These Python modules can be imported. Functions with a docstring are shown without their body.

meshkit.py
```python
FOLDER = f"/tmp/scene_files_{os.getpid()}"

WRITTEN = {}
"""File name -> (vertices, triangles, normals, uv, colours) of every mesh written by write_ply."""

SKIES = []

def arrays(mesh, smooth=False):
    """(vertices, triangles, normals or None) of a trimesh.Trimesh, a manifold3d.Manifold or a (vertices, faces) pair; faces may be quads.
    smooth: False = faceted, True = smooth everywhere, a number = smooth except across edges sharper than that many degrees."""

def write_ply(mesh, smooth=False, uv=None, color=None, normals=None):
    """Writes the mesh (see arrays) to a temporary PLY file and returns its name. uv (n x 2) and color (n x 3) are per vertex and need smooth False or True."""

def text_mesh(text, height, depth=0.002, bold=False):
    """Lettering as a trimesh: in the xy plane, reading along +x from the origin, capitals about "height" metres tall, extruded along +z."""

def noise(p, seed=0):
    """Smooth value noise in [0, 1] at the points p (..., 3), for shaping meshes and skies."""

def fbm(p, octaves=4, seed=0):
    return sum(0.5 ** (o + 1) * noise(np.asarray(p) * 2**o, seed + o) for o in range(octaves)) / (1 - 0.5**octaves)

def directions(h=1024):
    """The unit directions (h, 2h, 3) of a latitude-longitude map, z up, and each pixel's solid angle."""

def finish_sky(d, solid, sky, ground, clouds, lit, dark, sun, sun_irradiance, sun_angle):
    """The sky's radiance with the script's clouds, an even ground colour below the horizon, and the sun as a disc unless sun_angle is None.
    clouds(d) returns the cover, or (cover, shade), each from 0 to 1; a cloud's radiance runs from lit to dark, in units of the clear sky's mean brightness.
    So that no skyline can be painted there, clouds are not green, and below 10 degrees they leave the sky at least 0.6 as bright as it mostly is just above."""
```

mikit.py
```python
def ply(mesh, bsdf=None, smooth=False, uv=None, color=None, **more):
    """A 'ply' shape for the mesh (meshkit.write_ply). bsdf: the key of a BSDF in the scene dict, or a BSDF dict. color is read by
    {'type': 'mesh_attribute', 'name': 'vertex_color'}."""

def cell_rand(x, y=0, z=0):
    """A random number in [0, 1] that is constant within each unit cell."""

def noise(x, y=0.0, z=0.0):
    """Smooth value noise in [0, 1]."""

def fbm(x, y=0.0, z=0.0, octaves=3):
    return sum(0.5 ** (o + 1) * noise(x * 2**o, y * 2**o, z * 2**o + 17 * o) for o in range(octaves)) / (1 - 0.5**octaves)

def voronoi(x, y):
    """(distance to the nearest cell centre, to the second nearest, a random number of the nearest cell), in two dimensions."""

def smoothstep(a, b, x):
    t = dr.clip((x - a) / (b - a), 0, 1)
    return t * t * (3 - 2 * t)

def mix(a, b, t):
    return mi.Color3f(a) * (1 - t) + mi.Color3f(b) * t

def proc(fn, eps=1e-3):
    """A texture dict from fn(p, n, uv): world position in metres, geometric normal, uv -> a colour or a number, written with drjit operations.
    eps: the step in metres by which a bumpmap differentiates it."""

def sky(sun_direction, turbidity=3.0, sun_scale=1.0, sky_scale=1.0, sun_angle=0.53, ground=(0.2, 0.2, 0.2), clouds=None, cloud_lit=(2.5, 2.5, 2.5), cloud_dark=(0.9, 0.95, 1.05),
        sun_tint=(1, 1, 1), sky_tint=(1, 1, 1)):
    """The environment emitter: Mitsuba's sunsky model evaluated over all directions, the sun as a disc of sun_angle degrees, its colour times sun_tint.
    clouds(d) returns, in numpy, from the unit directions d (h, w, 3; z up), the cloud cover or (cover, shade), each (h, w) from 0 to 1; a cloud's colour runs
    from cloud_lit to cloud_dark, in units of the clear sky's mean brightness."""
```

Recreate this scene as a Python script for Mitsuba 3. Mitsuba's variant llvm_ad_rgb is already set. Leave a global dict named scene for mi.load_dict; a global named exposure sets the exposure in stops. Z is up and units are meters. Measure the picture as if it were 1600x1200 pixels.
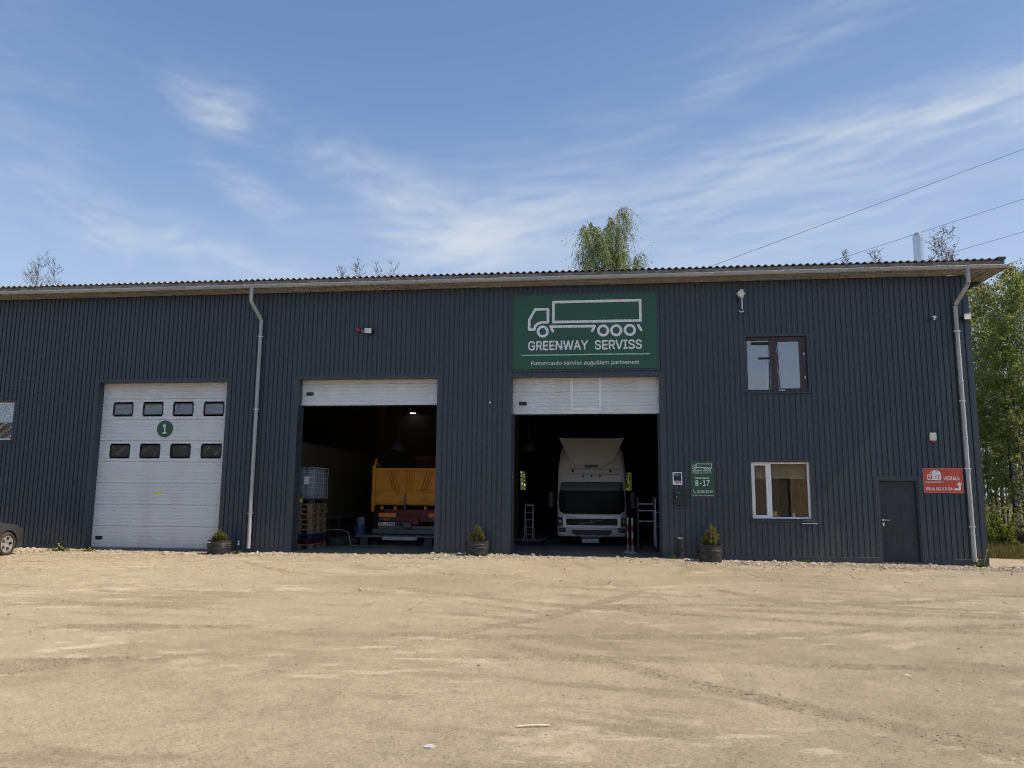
import math, random
import numpy as np, trimesh, drjit as dr, mitsuba as mi
import manifold3d as m3
from shapely.geometry import LineString, Polygon, Point
from shapely import affinity
import shapely, mikit, meshkit

T = mi.ScalarTransform4f
scene = {'type': 'scene'}
labels = {}

# ------------------------------------------------------------------ camera, sky, exposure
CAM = (0.0, -20.54, 1.58)
p_, y_, r_ = (math.radians(a) for a in (8.34, -7.15, 0.46))
FWD = np.array([math.sin(y_) * math.cos(p_), math.cos(y_) * math.cos(p_), math.sin(p_)])
RGT = np.array([math.cos(y_), -math.sin(y_), 0.0])
UP0 = np.cross(RGT, FWD)
UPV = -math.sin(r_) * RGT + math.cos(r_) * UP0
scene['camera'] = {'type': 'perspective', 'fov_axis': 'x', 'fov': math.degrees(2 * math.atan(800 / 1194.8)), 'near_clip': 0.05, 'far_clip': 3000.0,
                   'to_world': T().look_at(origin=list(CAM), target=(np.array(CAM) + FWD).tolist(), up=UPV.tolist())}
exposure = 1.9
SUN_EL, SUN_PHI = math.radians(51), math.radians(5.0)
SUN = (math.cos(SUN_EL) * math.cos(SUN_PHI), -math.cos(SUN_EL) * math.sin(SUN_PHI), math.sin(SUN_EL))


def sst(a, b, x):
    t = np.clip((x - a) / (b - a), 0, 1)
    return t * t * (3 - 2 * t)


def clouds(d):
    az = np.degrees(np.arctan2(d[..., 0], d[..., 1]))
    el = np.degrees(np.arcsin(np.clip(d[..., 2], -1, 1)))
    warp = meshkit.fbm(np.stack([az * 0.22, el * 0.22, az * 0 + 3], -1), 4, 5) - 0.5
    a2, e2 = az + 2.6 * warp, el + 2.0 * (meshkit.fbm(np.stack([az * 0.2, el * 0.2, az * 0 + 9], -1), 4, 8) - 0.5)
    cover = np.zeros(az.shape)

    def streak(ang, fu, fv, seed):
        c, s = math.cos(math.radians(ang)), math.sin(math.radians(ang))
        u, v = a2 * c + e2 * s, -a2 * s + e2 * c
        if ang == 6: u, v = (0.6 * az + 0.4 * a2) * c + (0.7 * el + 0.3 * e2) * s, -(0.6 * az + 0.4 * a2) * s + (0.7 * el + 0.3 * e2) * c
        f1 = meshkit.fbm(np.stack([u * fu, v * fv, u * 0 + seed], -1), 5, seed)
        f2 = meshkit.fbm(np.stack([u * fu * 2.2 + 9, v * fv * 3.2, u * 0 + seed], -1), 4, seed + 1)
        return sst(0.28, 0.82, 0.52 * f1 + 0.48 * f2)

    st = {}
    for (ca, ce, la, lb, ang, amp, key) in ((-29.6, 26.3, 2.3, 1.1, -14, 0.8, 1), (-27.0, 21.0, 3.0, 1.0, -24, 0.62, 1), (-11.5, 18.8, 6.2, 1.9, 2, 0.8, 2), (-9, 19.5, 11, 3.2, 8, 0.32, 2), (-15.5, 21.5, 7.0, 1.6, -20, 0.6, 1), (-6.0, 21.0, 6.0, 2.0, 12, 0.4, 3),
                                            (-36.5, 17.3, 3.2, 1.4, -22, 0.5, 1), (-30.5, 16.6, 4.0, 1.1, -20, 0.6, 1), (-25.0, 15.8, 3.0, 0.9, -10, 0.5, 1), (8, 22.0, 9, 1.7, 12, 0.5, 3), (22, 24.5, 8.5, 1.35, 3, 0.8, 3), (36, 24.8, 9, 1.6, 0, 0.7, 3),
                                            (14, 19.0, 18, 3.0, 10, 0.38, 3), (4, 27.0, 14, 1.3, 16, 0.16, 3), (15, 31.0, 18, 1.8, 14, 0.14, 3), (-44, 20, 7, 9, 10, 0.14, 1)):
        c, s = math.cos(math.radians(ang)), math.sin(math.radians(ang))
        u, v = ((a2 - ca) * c + (e2 - ce) * s) / la, (-(a2 - ca) * s + (e2 - ce) * c) / lb
        if key not in st:
            st[key] = {1: lambda: streak(-3, 0.26, 0.7, 11), 2: lambda: streak(8, 0.16, 0.6, 23), 3: lambda: streak(6, 0.13, 0.8, 37)}[key]()
        cover = cover + amp * np.exp(-np.hypot(u, v) ** 1.6) * (0.2 + 0.95 * st[key])
    far = sst(50, 75, np.abs(az))
    cover = cover + 0.45 * far * sst(0.52, 0.75, meshkit.fbm(d * np.array([5.0, 5.0, 14.0]), 5, 71))
    veil = 0.34 * np.exp(-((el - 7) / 10) ** 2) * (1 + 0.45 * sst(-5, 15, az) * sst(75, 45, az)) * (0.7 + 0.6 * meshkit.fbm(np.stack([az * 0.06, el * 0.3, az * 0 + 21], -1), 4, 91)) + 0.03
    return np.clip(1 - np.exp(-1.3 * (cover + veil)), 0, 0.9)


scene['sky'] = mikit.sky(SUN, turbidity=2.8, sky_scale=1.12, clouds=clouds, cloud_lit=(1.85, 1.95, 2.08), cloud_dark=(1.2, 1.25, 1.35), sky_tint=(1.02, 1.0, 1.04), ground=(0.25, 0.22, 0.17))

# ------------------------------------------------------------------ materials
N, F = mikit.noise, mikit.fbm


def mat(key, color, rough=0.5, spec=0.5, metal=0.0, two=True, **kw):
    b = {'type': 'principled', 'base_color': color if isinstance(color, dict) else {'type': 'rgb', 'value': list(color)}, 'roughness': rough, 'specular': spec, 'metallic': metal, **kw}
    scene[key] = {'type': 'twosided', 'bsdf': b} if two else b
    return key


def col(fn):
    return mikit.proc(fn)


def clad(p, n, uv):
    base = mi.Color3f(0.032, 0.043, 0.059)
    big = F(p.x * 0.5, p.z * 0.3, 3.0)
    sheet = mikit.cell_rand(dr.floor(p.x / 1.1), 4, 0)
    c = base * (0.9 + 0.14 * big + 0.07 * sheet)
    dust = mikit.smoothstep(1.1, 0.0, p.z + 0.9 * (F(p.x * 3.0, p.z * 2.0, 1.0) - 0.5)) * (0.3 + 0.7 * F(p.x * 1.3, p.z * 0.6, 7.0))
    run = mikit.smoothstep(0.6, 0.85, F(p.x * 9.0, p.z * 0.35, 5.0)) * 0.12
    return mikit.mix(c, mi.Color3f(0.13, 0.12, 0.10), 0.38 * dust + run * 0.6)


mat('m_clad', col(clad), 0.42, 0.5)
mat('m_trim', (0.036, 0.047, 0.062), 0.42, 0.5)


def gatewhite(p, n, uv):
    base = mi.Color3f(0.62, 0.645, 0.665)
    d = mikit.smoothstep(0.45, 0.85, F(p.x * 2.2, p.z * 0.7, 2.0)) * 0.18
    top = mikit.smoothstep(4.25, 4.8, p.z + 0.5 * (F(p.x * 3.0, p.z * 1.0, 9.0) - 0.5)) * 0.5
    low = mikit.smoothstep(0.9, 0.0, p.z) * 0.35 * F(p.x * 4.0, p.z * 3.0, 4.0)
    return mikit.mix(base, mi.Color3f(0.42, 0.36, 0.28), dr.minimum(d + top * 0.55 + low, 0.7))


mat('m_gate', col(gatewhite), 0.45, 0.4)
mat('m_white', (0.75, 0.76, 0.77), 0.4)
mat('m_white_print', (0.74, 0.76, 0.77), 0.5, 0.3)
mat('m_black', (0.012, 0.012, 0.014), 0.45)
mat('m_rubber', (0.018, 0.018, 0.018), 0.8, 0.2)
mat('m_tyre', col(lambda p, n, uv: mikit.mix(mi.Color3f(0.02, 0.02, 0.02), mi.Color3f(0.16, 0.14, 0.11), 0.45 * F(p.x * 14, p.y * 14, p.z * 14))), 0.85, 0.2)


def galv(p, n, uv):
    k = F(p.x * 1.2, p.y * 3.0, p.z * 1.5)
    g = mikit.smoothstep(0.5, 0.8, F(p.x * 7.0, p.y * 7.0, p.z * 3.0))
    return mikit.mix(mi.Color3f(0.36, 0.37, 0.38) * (0.8 + 0.4 * k), mi.Color3f(0.24, 0.215, 0.18), 0.28 * g)


mat('m_galv', col(galv), 0.42, 0.5)
mat('m_fascia', col(lambda p, n, uv: mikit.mix(mi.Color3f(0.24, 0.24, 0.245), mi.Color3f(0.165, 0.155, 0.14), mikit.smoothstep(0.4, 0.75, F(p.x * 5.0, p.z * 9.0, 2.0)))), 0.7, 0.3)
mat('m_roof', col(lambda p, n, uv: mi.Color3f(0.26, 0.26, 0.255) * (0.7 + 0.6 * F(p.x * 2.0, p.y * 1.5, 1.0))), 0.85, 0.2)
mat('m_soffit', col(lambda p, n, uv: mi.Color3f(0.27, 0.265, 0.255) * (0.75 + 0.5 * F(p.x * 1.5, p.y * 4.0, 6.0))), 0.5, 0.4)
mat('m_steel', (0.62, 0.62, 0.63), 0.28, 0.5, 1.0)
mat('m_chrome', (0.7, 0.7, 0.7), 0.2, 0.5, 1.0)
mat('m_brown', (0.035, 0.016, 0.012), 0.35)
mat('m_door', col(lambda p, n, uv: mi.Color3f(0.030, 0.034, 0.040) * (0.85 + 0.3 * F(p.x * 3, p.z * 2, 1.0))), 0.5, 0.4)
scene['m_glass'] = {'type': 'thindielectric', 'int_ior': 2.1, 'specular_transmittance': {'type': 'rgb', 'value': [0.75, 0.78, 0.78]}}
scene['m_glass_gate'] = {'type': 'thindielectric', 'int_ior': 1.75, 'specular_transmittance': {'type': 'rgb', 'value': [0.5, 0.52, 0.53]}}
scene['m_glass_sun'] = {'type': 'thindielectric', 'int_ior': 2.25, 'specular_transmittance': {'type': 'rgb', 'value': [0.5, 0.52, 0.53]}}
mat('m_green', (0.022, 0.088, 0.046), 0.4, 0.45)
mat('m_mint', (0.35, 0.55, 0.42), 0.5, 0.3)
mat('m_red', (0.52, 0.075, 0.050), 0.45, 0.4)
mat('m_navy', (0.006, 0.007, 0.045), 0.3)
mat('m_pink', (0.55, 0.25, 0.27), 0.5)
mat('m_mailbox', (0.022, 0.021, 0.021), 0.5)
mat('m_cream', (0.66, 0.64, 0.55), 0.5)
mat('m_led', (0.70, 0.68, 0.58), 0.35)
mat('m_siren', (0.35, 0.02, 0.025), 0.25)
mat('m_yellow', (0.72, 0.62, 0.05), 0.5)
mat('m_pot', col(lambda p, n, uv: mikit.mix(mi.Color3f(0.020, 0.021, 0.023), mi.Color3f(0.095, 0.097, 0.10), 0.35 * mikit.smoothstep(0.4, 0.75, F(p.x * 9, p.y * 9, p.z * 14)))), 0.45, 0.35)
mat('m_soil', (0.03, 0.022, 0.015), 0.95, 0.1)
mat('m_concrete', col(lambda p, n, uv: mi.Color3f(0.125, 0.12, 0.11) * (0.6 + 0.6 * F(p.x * 1.7, p.y * 1.7, 0.0))), 0.7, 0.3)
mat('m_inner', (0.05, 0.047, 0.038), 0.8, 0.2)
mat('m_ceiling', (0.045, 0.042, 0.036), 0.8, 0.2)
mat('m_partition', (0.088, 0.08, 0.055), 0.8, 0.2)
mat('m_office', (0.45, 0.42, 0.35), 0.8, 0.2)
mat('m_blind', (0.50, 0.44, 0.30), 0.9, 0.1)
mat('m_wood', col(lambda p, n, uv: mi.Color3f(0.20, 0.145, 0.09) * (0.55 + 0.9 * F(p.x * 3, p.y * 3, p.z * 30))), 0.8, 0.2)
mat('m_wood_red', (0.08, 0.012, 0.012), 0.8, 0.2)
mat('m_wood_blue', (0.014, 0.026, 0.085), 0.8, 0.2)
mat('m_old_plank', col(lambda p, n, uv: mi.Color3f(0.20, 0.155, 0.10) * (0.5 + 1.0 * F(p.x * 9, p.y * 9, p.z * 0.9))), 0.85, 0.2)
mat('m_grey_plank', col(lambda p, n, uv: mi.Color3f(0.10, 0.098, 0.095) * (0.4 + 1.2 * F(p.x * 9, p.y * 9, p.z * 0.9))), 0.85, 0.2)
mat('m_tank', (0.16, 0.215, 0.26), 0.45, 0.5)
mat('m_truckwhite', (0.50, 0.49, 0.465), 0.3, 0.5)
mat('m_tippergold', col(lambda p, n, uv: mikit.mix(mi.Color3f(0.66, 0.27, 0.010), mi.Color3f(0.25, 0.14, 0.04), 0.4 * mikit.smoothstep(0.5, 0.85, F(p.x * 6, p.y * 6, p.z * 3)))), 0.5, 0.4)
mat('m_redchassis', (0.11, 0.012, 0.012), 0.55)
mat('m_orange', (0.75, 0.16, 0.02), 0.45)
mat('m_amber', (0.75, 0.33, 0.02), 0.45)
mat('m_redlamp', (0.25, 0.01, 0.01), 0.25)
mat('m_darksteel', (0.035, 0.037, 0.040), 0.5)
mat('m_greysteel', (0.10, 0.105, 0.11), 0.5)
mat('m_drumblue', (0.03, 0.06, 0.15), 0.4)
mat('m_plate', (0.62, 0.62, 0.60), 0.5)
mat('m_smoke', (0.03, 0.036, 0.036), 0.3, 0.25)
mat('m_visor', (0.085, 0.095, 0.095), 0.3, 0.3)
mat('m_windscreen', (0.006, 0.007, 0.007), 0.25, 0.08)
mat('m_dullmetal', (0.12, 0.12, 0.12), 0.4)
mat('m_postwhite', (0.26, 0.25, 0.24), 0.5)
mat('m_carpaint', (0.030, 0.032, 0.034), 0.32, 0.5, clearcoat=0.6, clearcoat_gloss=0.85)
mat('m_rim', (0.50, 0.50, 0.49), 0.35, 0.5, 0.6)
mat('m_postred', (0.15, 0.012, 0.018), 0.5)
mat('m_cable', (0.03, 0.03, 0.032), 0.6)
mat('m_shard', (0.42, 0.43, 0.44), 0.5)
mat('m_stick', (0.62, 0.58, 0.42), 0.8, 0.2)
scene['m_lamp_lit'] = {'type': 'diffuse', 'reflectance': {'type': 'rgb', 'value': [0.8, 0.8, 0.8]}}


def bark(p, n, uv):
    w = mikit.smoothstep(0.56, 0.66, F(p.x * 5, p.y * 5, p.z * 9))
    low = mikit.smoothstep(3.5, 0.2, p.z + 2.5 * F(p.x * 3, p.y * 3, p.z)) * 0.5
    return mikit.mix(mi.Color3f(0.58, 0.56, 0.51), mi.Color3f(0.06, 0.055, 0.05), dr.minimum(w + low, 1.0))


mat('m_bark', col(bark), 0.85, 0.2)
mat('m_bark_dark', col(lambda p, n, uv: mi.Color3f(0.075, 0.062, 0.048) * (0.5 + F(p.x * 6, p.y * 6, p.z * 3))), 0.9, 0.2)


def leafmat(key, a, b, trans=0.9):
    def fn(p, n, uv):
        k = mikit.cell_rand(dr.floor(p.x * 11), dr.floor(p.y * 11), dr.floor(p.z * 11))
        g = F(p.x * 0.5, p.y * 0.5, p.z * 0.5)
        return mikit.mix(mi.Color3f(*a), mi.Color3f(*b), dr.clip(0.55 * k + 0.9 * (g - 0.2), 0, 1))
    scene[key] = {'type': 'principledthin', 'base_color': col(fn), 'roughness': 0.55, 'diff_trans': trans, 'spec_trans': 0.0}
    return key


leafmat('m_leaf_light', (0.15, 0.195, 0.045), (0.32, 0.38, 0.11), 1.4)
leafmat('m_leaf_grey', (0.135, 0.155, 0.075), (0.24, 0.255, 0.14), 1.2)
leafmat('m_leaf_birch', (0.14, 0.175, 0.06), (0.28, 0.31, 0.12), 1.4)
leafmat('m_leaf_weeping', (0.125, 0.18, 0.06), (0.245, 0.325, 0.115), 1.5)
leafmat('m_leaf_bud', (0.15, 0.115, 0.085), (0.20, 0.17, 0.12), 0.6)
leafmat('m_leaf_bush', (0.10, 0.135, 0.03), (0.20, 0.245, 0.065), 1.1)
leafmat('m_leaf_conifer', (0.095, 0.115, 0.028), (0.26, 0.25, 0.075), 0.8)
leafmat('m_grass', (0.11, 0.125, 0.04), (0.28, 0.23, 0.12), 0.8)
leafmat('m_weed', (0.06, 0.10, 0.02), (0.13, 0.18, 0.04), 0.8)
mat('m_petal', (0.75, 0.55, 0.02), 0.7)


def yard(p, n, uv):
    x, y = p.x, p.y
    tan = mi.Color3f(0.240, 0.212, 0.154)
    pale = mi.Color3f(0.345, 0.312, 0.238)
    dark = mi.Color3f(0.165, 0.142, 0.100)
    a = x * 0.97 + y * 0.24 + 2.2 * (F(x * 0.12, y * 0.12, 3.0) - 0.5)
    b = -x * 0.24 + y * 0.97 + 2.2 * (F(x * 0.10, y * 0.13, 8.0) - 0.5)
    b2 = x * 0.20 + y * 0.98 + 1.8 * (F(x * 0.11, y * 0.1, 28.0) - 0.5)
    big = F(x * 0.3, y * 0.5, 1.0, octaves=4)
    st1 = F(a * 2.6, b * 6.0, 5.0, octaves=5)
    st2 = F((x * 0.98 - y * 0.2) * 0.9, b2 * 4.4, 15.0, octaves=5)
    mott = F(x * 2.6, y * 2.6, 2.0, octaves=4)
    c = mikit.mix(tan, dark, 0.5 * mikit.smoothstep(0.42, 0.72, big) + 0.25 * mikit.smoothstep(0.5, 0.75, mott))
    c = mikit.mix(c, pale, 0.62 * mikit.smoothstep(0.57, 0.74, st1) * mikit.smoothstep(0.42, 0.62, F(x * 0.5, y * 0.9, 44.0)))
    c = mikit.mix(c, dark, 0.65 * mikit.smoothstep(0.55, 0.72, st2) * mikit.smoothstep(0.40, 0.62, F(x * 0.45, y * 0.8, 54.0)))
    # long curving wheel tracks: bands of loosened, darker and coarser grit
    band = mi.Float(0)
    for (cx, cy, r, w) in ((-6.0, 14.0, 24.0, 0.22), (-6.0, 14.0, 26.1, 0.22), (7.0, 9.0, 19.5, 0.20), (7.0, 9.0, 17.6, 0.20), (2.0, -48.0, 39.0, 0.22), (2.0, -48.0, 37.0, 0.20), (2.0, -48.0, 35.3, 0.18), (2.0, -48.0, 33.6, 0.14), (-14.0, -30.0, 24.0, 0.20), (-14.0, -30.0, 22.1, 0.20), (22.0, 6.0, 22.0, 0.2), (22.0, 6.0, 24.0, 0.2), (-30.0, 4.0, 30.5, 0.2), (-30.0, 4.0, 32.4, 0.2)):
        dd = dr.abs(dr.sqrt(dr.square(x - cx) + dr.square(y - cy)) + 0.9 * (F(x * 0.35, y * 0.35, 66.0 + r) - 0.5) - r)
        band = dr.maximum(band, mikit.smoothstep(w, w * 0.35, dd) * mikit.smoothstep(0.44, 0.60, F(x * 0.4, y * 0.4, cx + 2 * r)))
    lug = 0.55 + 0.45 * mikit.smoothstep(0.35, 0.6, N(x * 11.0, y * 11.0, 4.0))
    c = mikit.mix(c, dark, 0.85 * lug * band)
    # reddish crushed brick near the gates, grey stone further right
    red = mikit.smoothstep(-3.6, -0.6, y) * mikit.smoothstep(0.45, 0.65, F(x * 0.5, y * 0.8, 77.0))
    c = mikit.mix(c, mi.Color3f(0.245, 0.165, 0.115), 0.5 * red)
    near = mikit.smoothstep(-2.6, -0.3, y + 0.8 * (F(x * 0.8, y * 0.8, 91.0) - 0.5))
    c = mikit.mix(c, mi.Color3f(0.29, 0.255, 0.195), 0.55 * near)
    g1 = mikit.cell_rand(dr.floor(x * 90), dr.floor(y * 90), 3)
    g2 = N(x * 38.0, y * 38.0, 9.0)
    g3 = N(x * 15.0, y * 15.0, 19.0)
    g4 = F(x * 5.5, y * 5.5, 29.0, octaves=4)
    g5 = N(x * 105.0, y * 105.0, 39.0)
    speck = mikit.smoothstep(0.78, 0.88, N(x * 62.0, y * 62.0, 49.0)) - 0.8 * mikit.smoothstep(0.82, 0.92, N(x * 70.0, y * 70.0, 59.0))
    c = c * (0.66 + 0.24 * g1 + 0.16 * g2 + 0.24 * g5 + 0.08 * g3 + 0.22 * (g4 - 0.1) - (0.26 + 0.6 * band) * speck)
    # meadow and forest floor beyond the yard
    edge = mikit.smoothstep(-0.5, 0.5, (y - 3.4) + 1.0 * (F(x * 0.8, y * 0.8, 12.0) - 0.5)) * mikit.smoothstep(9.0, 10.0, x)
    edge = dr.maximum(edge, mikit.smoothstep(-62.0, -66.0, y + 4 * F(x * 0.1, y * 0.1, 5.0)))
    edge = dr.maximum(edge, mikit.smoothstep(20.0, 22.0, y))
    edge = dr.maximum(edge, mikit.smoothstep(55.0, 60.0, dr.abs(x)))
    return mikit.mix(c, mi.Color3f(0.11, 0.10, 0.045) * (0.6 + 0.8 * g2), edge)


def yard_bump(p, n, uv):
    x, y = p.x, p.y
    return 0.006 * N(x * 8.0, y * 8.0, 1.0) + 0.0035 * N(x * 45.0, y * 45.0, 5.0) + 0.0022 * N(x * 120.0, y * 120.0, 7.0) + 0.014 * F((x * 0.97 + y * 0.2) * 0.9, (y - x * 0.1) * 4.5, 3.0)


scene['m_yard'] = {'type': 'twosided', 'bsdf': {'type': 'bumpmap', 'arbitrary': mikit.proc(yard_bump, eps=2.5e-3), 'scale': 1.0, 'bsdf': {'type': 'principled', 'base_color': col(yard), 'roughness': 0.95, 'specular': 0.15}}}


def stonecol(p, n, uv):
    k = mikit.cell_rand(dr.floor(p.x * 28), dr.floor(p.y * 28), 6)
    k2 = mikit.cell_rand(dr.floor(p.x * 28), dr.floor(p.y * 28), 8)
    return mikit.mix(mikit.mix(mi.Color3f(0.22, 0.19, 0.145), mi.Color3f(0.50, 0.45, 0.355), k), mi.Color3f(0.26, 0.19, 0.15), mikit.smoothstep(0.88, 0.94, k2) * 0.5)


mat('m_stone', col(stonecol), 0.9, 0.2)


# ------------------------------------------------------------------ mesh helpers
class G:
    def __init__(s):
        s.v, s.f, s.n = [], [], 0

    def add(s, v, f):
        v, f = np.asarray(v, float).reshape(-1, 3), np.asarray(f, int)
        if f.ndim == 2 and f.shape[1] == 4:
            f = np.vstack([f[:, [0, 1, 2]], f[:, [0, 2, 3]]])
        s.v.append(v); s.f.append(f + s.n); s.n += len(v)
        return s

    def tm(s, m):
        return s.add(m.vertices, m.faces)

    def box(s, x0, x1, y0, y1, z0, z1, ch=0.0):
        if x1 < x0: x0, x1 = x1, x0
        if y1 < y0: y0, y1 = y1, y0
        if z1 < z0: z0, z1 = z1, z0
        if ch <= 0:
            v = [(x, y, z) for x in (x0, x1) for y in (y0, y1) for z in (z0, z1)]
            return s.add(v, [(0, 1, 3, 2), (4, 6, 7, 5), (0, 4, 5, 1), (2, 3, 7, 6), (0, 2, 6, 4), (1, 5, 7, 3)])
        c = min(ch, (x1 - x0) / 2.01, (y1 - y0) / 2.01, (z1 - z0) / 2.01)
        pts = []
        for x, sx in ((x0, 1), (x1, -1)):
            for y, sy in ((y0, 1), (y1, -1)):
                for z, sz in ((z0, 1), (z1, -1)):
                    pts += [(x + sx * c, y + sy * c, z), (x + sx * c, y, z + sz * c), (x, y + sy * c, z + sz * c)]
        h = trimesh.convex.convex_hull(np.array(pts))
        return s.tm(h)

    def tube(s, pts, r, n=8, cap=True):
        pts = np.asarray(pts, float)
        r = np.broadcast_to(r, (len(pts),))
        t = np.gradient(pts, axis=0)
        t /= np.linalg.norm(t, axis=1, keepdims=True) + 1e-12
        a = np.cross(t, np.where(np.abs(t[:, 2:]) < 0.9, [0, 0, 1.0], [1.0, 0, 0]))
        a /= np.linalg.norm(a, axis=1, keepdims=True) + 1e-12
        b = np.cross(t, a)
        th = np.arange(n) * 2 * np.pi / n
        v = pts[:, None] + r[:, None, None] * (np.cos(th)[None, :, None] * a[:, None] + np.sin(th)[None, :, None] * b[:, None])
        f = [(i * n + j, i * n + (j + 1) % n, (i + 1) * n + (j + 1) % n, (i + 1) * n + j) for i in range(len(pts) - 1) for j in range(n)]
        s.add(v.reshape(-1, 3), f)
        if cap:
            s.add(v[0], [(0, k + 1, k) for k in range(1, n - 1)])
            s.add(v[-1], [(0, k, k + 1) for k in range(1, n - 1)])
        return s

    def lathe(s, prof, c=(0, 0, 0), n=32, axis='z'):
        prof = np.asarray(prof, float)
        th = np.arange(n) * 2 * np.pi / n
        x, y = prof[:, 0:1] * np.cos(th), prof[:, 0:1] * np.sin(th)
        z = np.repeat(prof[:, 1:2], n, 1)
        v = np.stack([x, y, z], -1) if axis == 'z' else np.stack([x, z, y], -1)
        f = [(i * n + j, i * n + (j + 1) % n, (i + 1) * n + (j + 1) % n, (i + 1) * n + j) for i in range(len(prof) - 1) for j in range(n)]
        return s.add(v.reshape(-1, 3) + np.array(c), f)

    def prism(s, poly, y0, y1):
        """shapely polygon in (x, z), extruded along y from y0 to y1"""
        for g in getattr(poly, 'geoms', [poly]):
            if g.is_empty: continue
            m = trimesh.creation.extrude_polygon(g, abs(y1 - y0), engine='earcut')
            v = m.vertices
            s.add(np.stack([v[:, 0], max(y0, y1) - v[:, 2], v[:, 1]], -1), m.faces)
        return s

    def turn(s, ang, o=(0, 0, 0), move=(0, 0, 0)):
        c, q = math.cos(ang), math.sin(ang)
        R = np.array([[c, -q, 0], [q, c, 0], [0, 0, 1]])
        s.v = [(v - np.array(o)) @ R.T + np.array(o) + np.array(move) for v in s.v]
        return s

    def mesh(s):
        return trimesh.Trimesh(np.vstack(s.v), np.vstack(s.f), process=False)


def rect(x0, z0, x1, z1):
    return Polygon([(x0, z0), (x1, z0), (x1, z1), (x0, z1)])


COUNT = {}


def newkey(k):
    n = COUNT.get(k, 0); COUNT[k] = n + 1
    return k if n == 0 else f'{k}_{n:03d}'


def put(parent, name, g, m, smooth=False, label=None, kind=None, **kw):
    key = newkey(parent + '__' + name if parent else name)
    scene[key] = mikit.ply(g.mesh() if isinstance(g, G) else g, m, smooth, **kw)
    d = {}
    if label: d['label'] = label
    if kind: d['kind'] = kind
    if d: labels[key] = d
    return key


def thing(name, label, cat, group=None):
    key = newkey(name)
    labels[key] = {'label': label, 'category': cat}
    if group: labels[key]['group'] = group
    return key


def single(name, g, m, label, cat, group=None, smooth=False, **kw):
    key = thing(name, label, cat, group)
    scene[key] = mikit.ply(g.mesh() if isinstance(g, G) else g, m, smooth, **kw)
    return key


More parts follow.
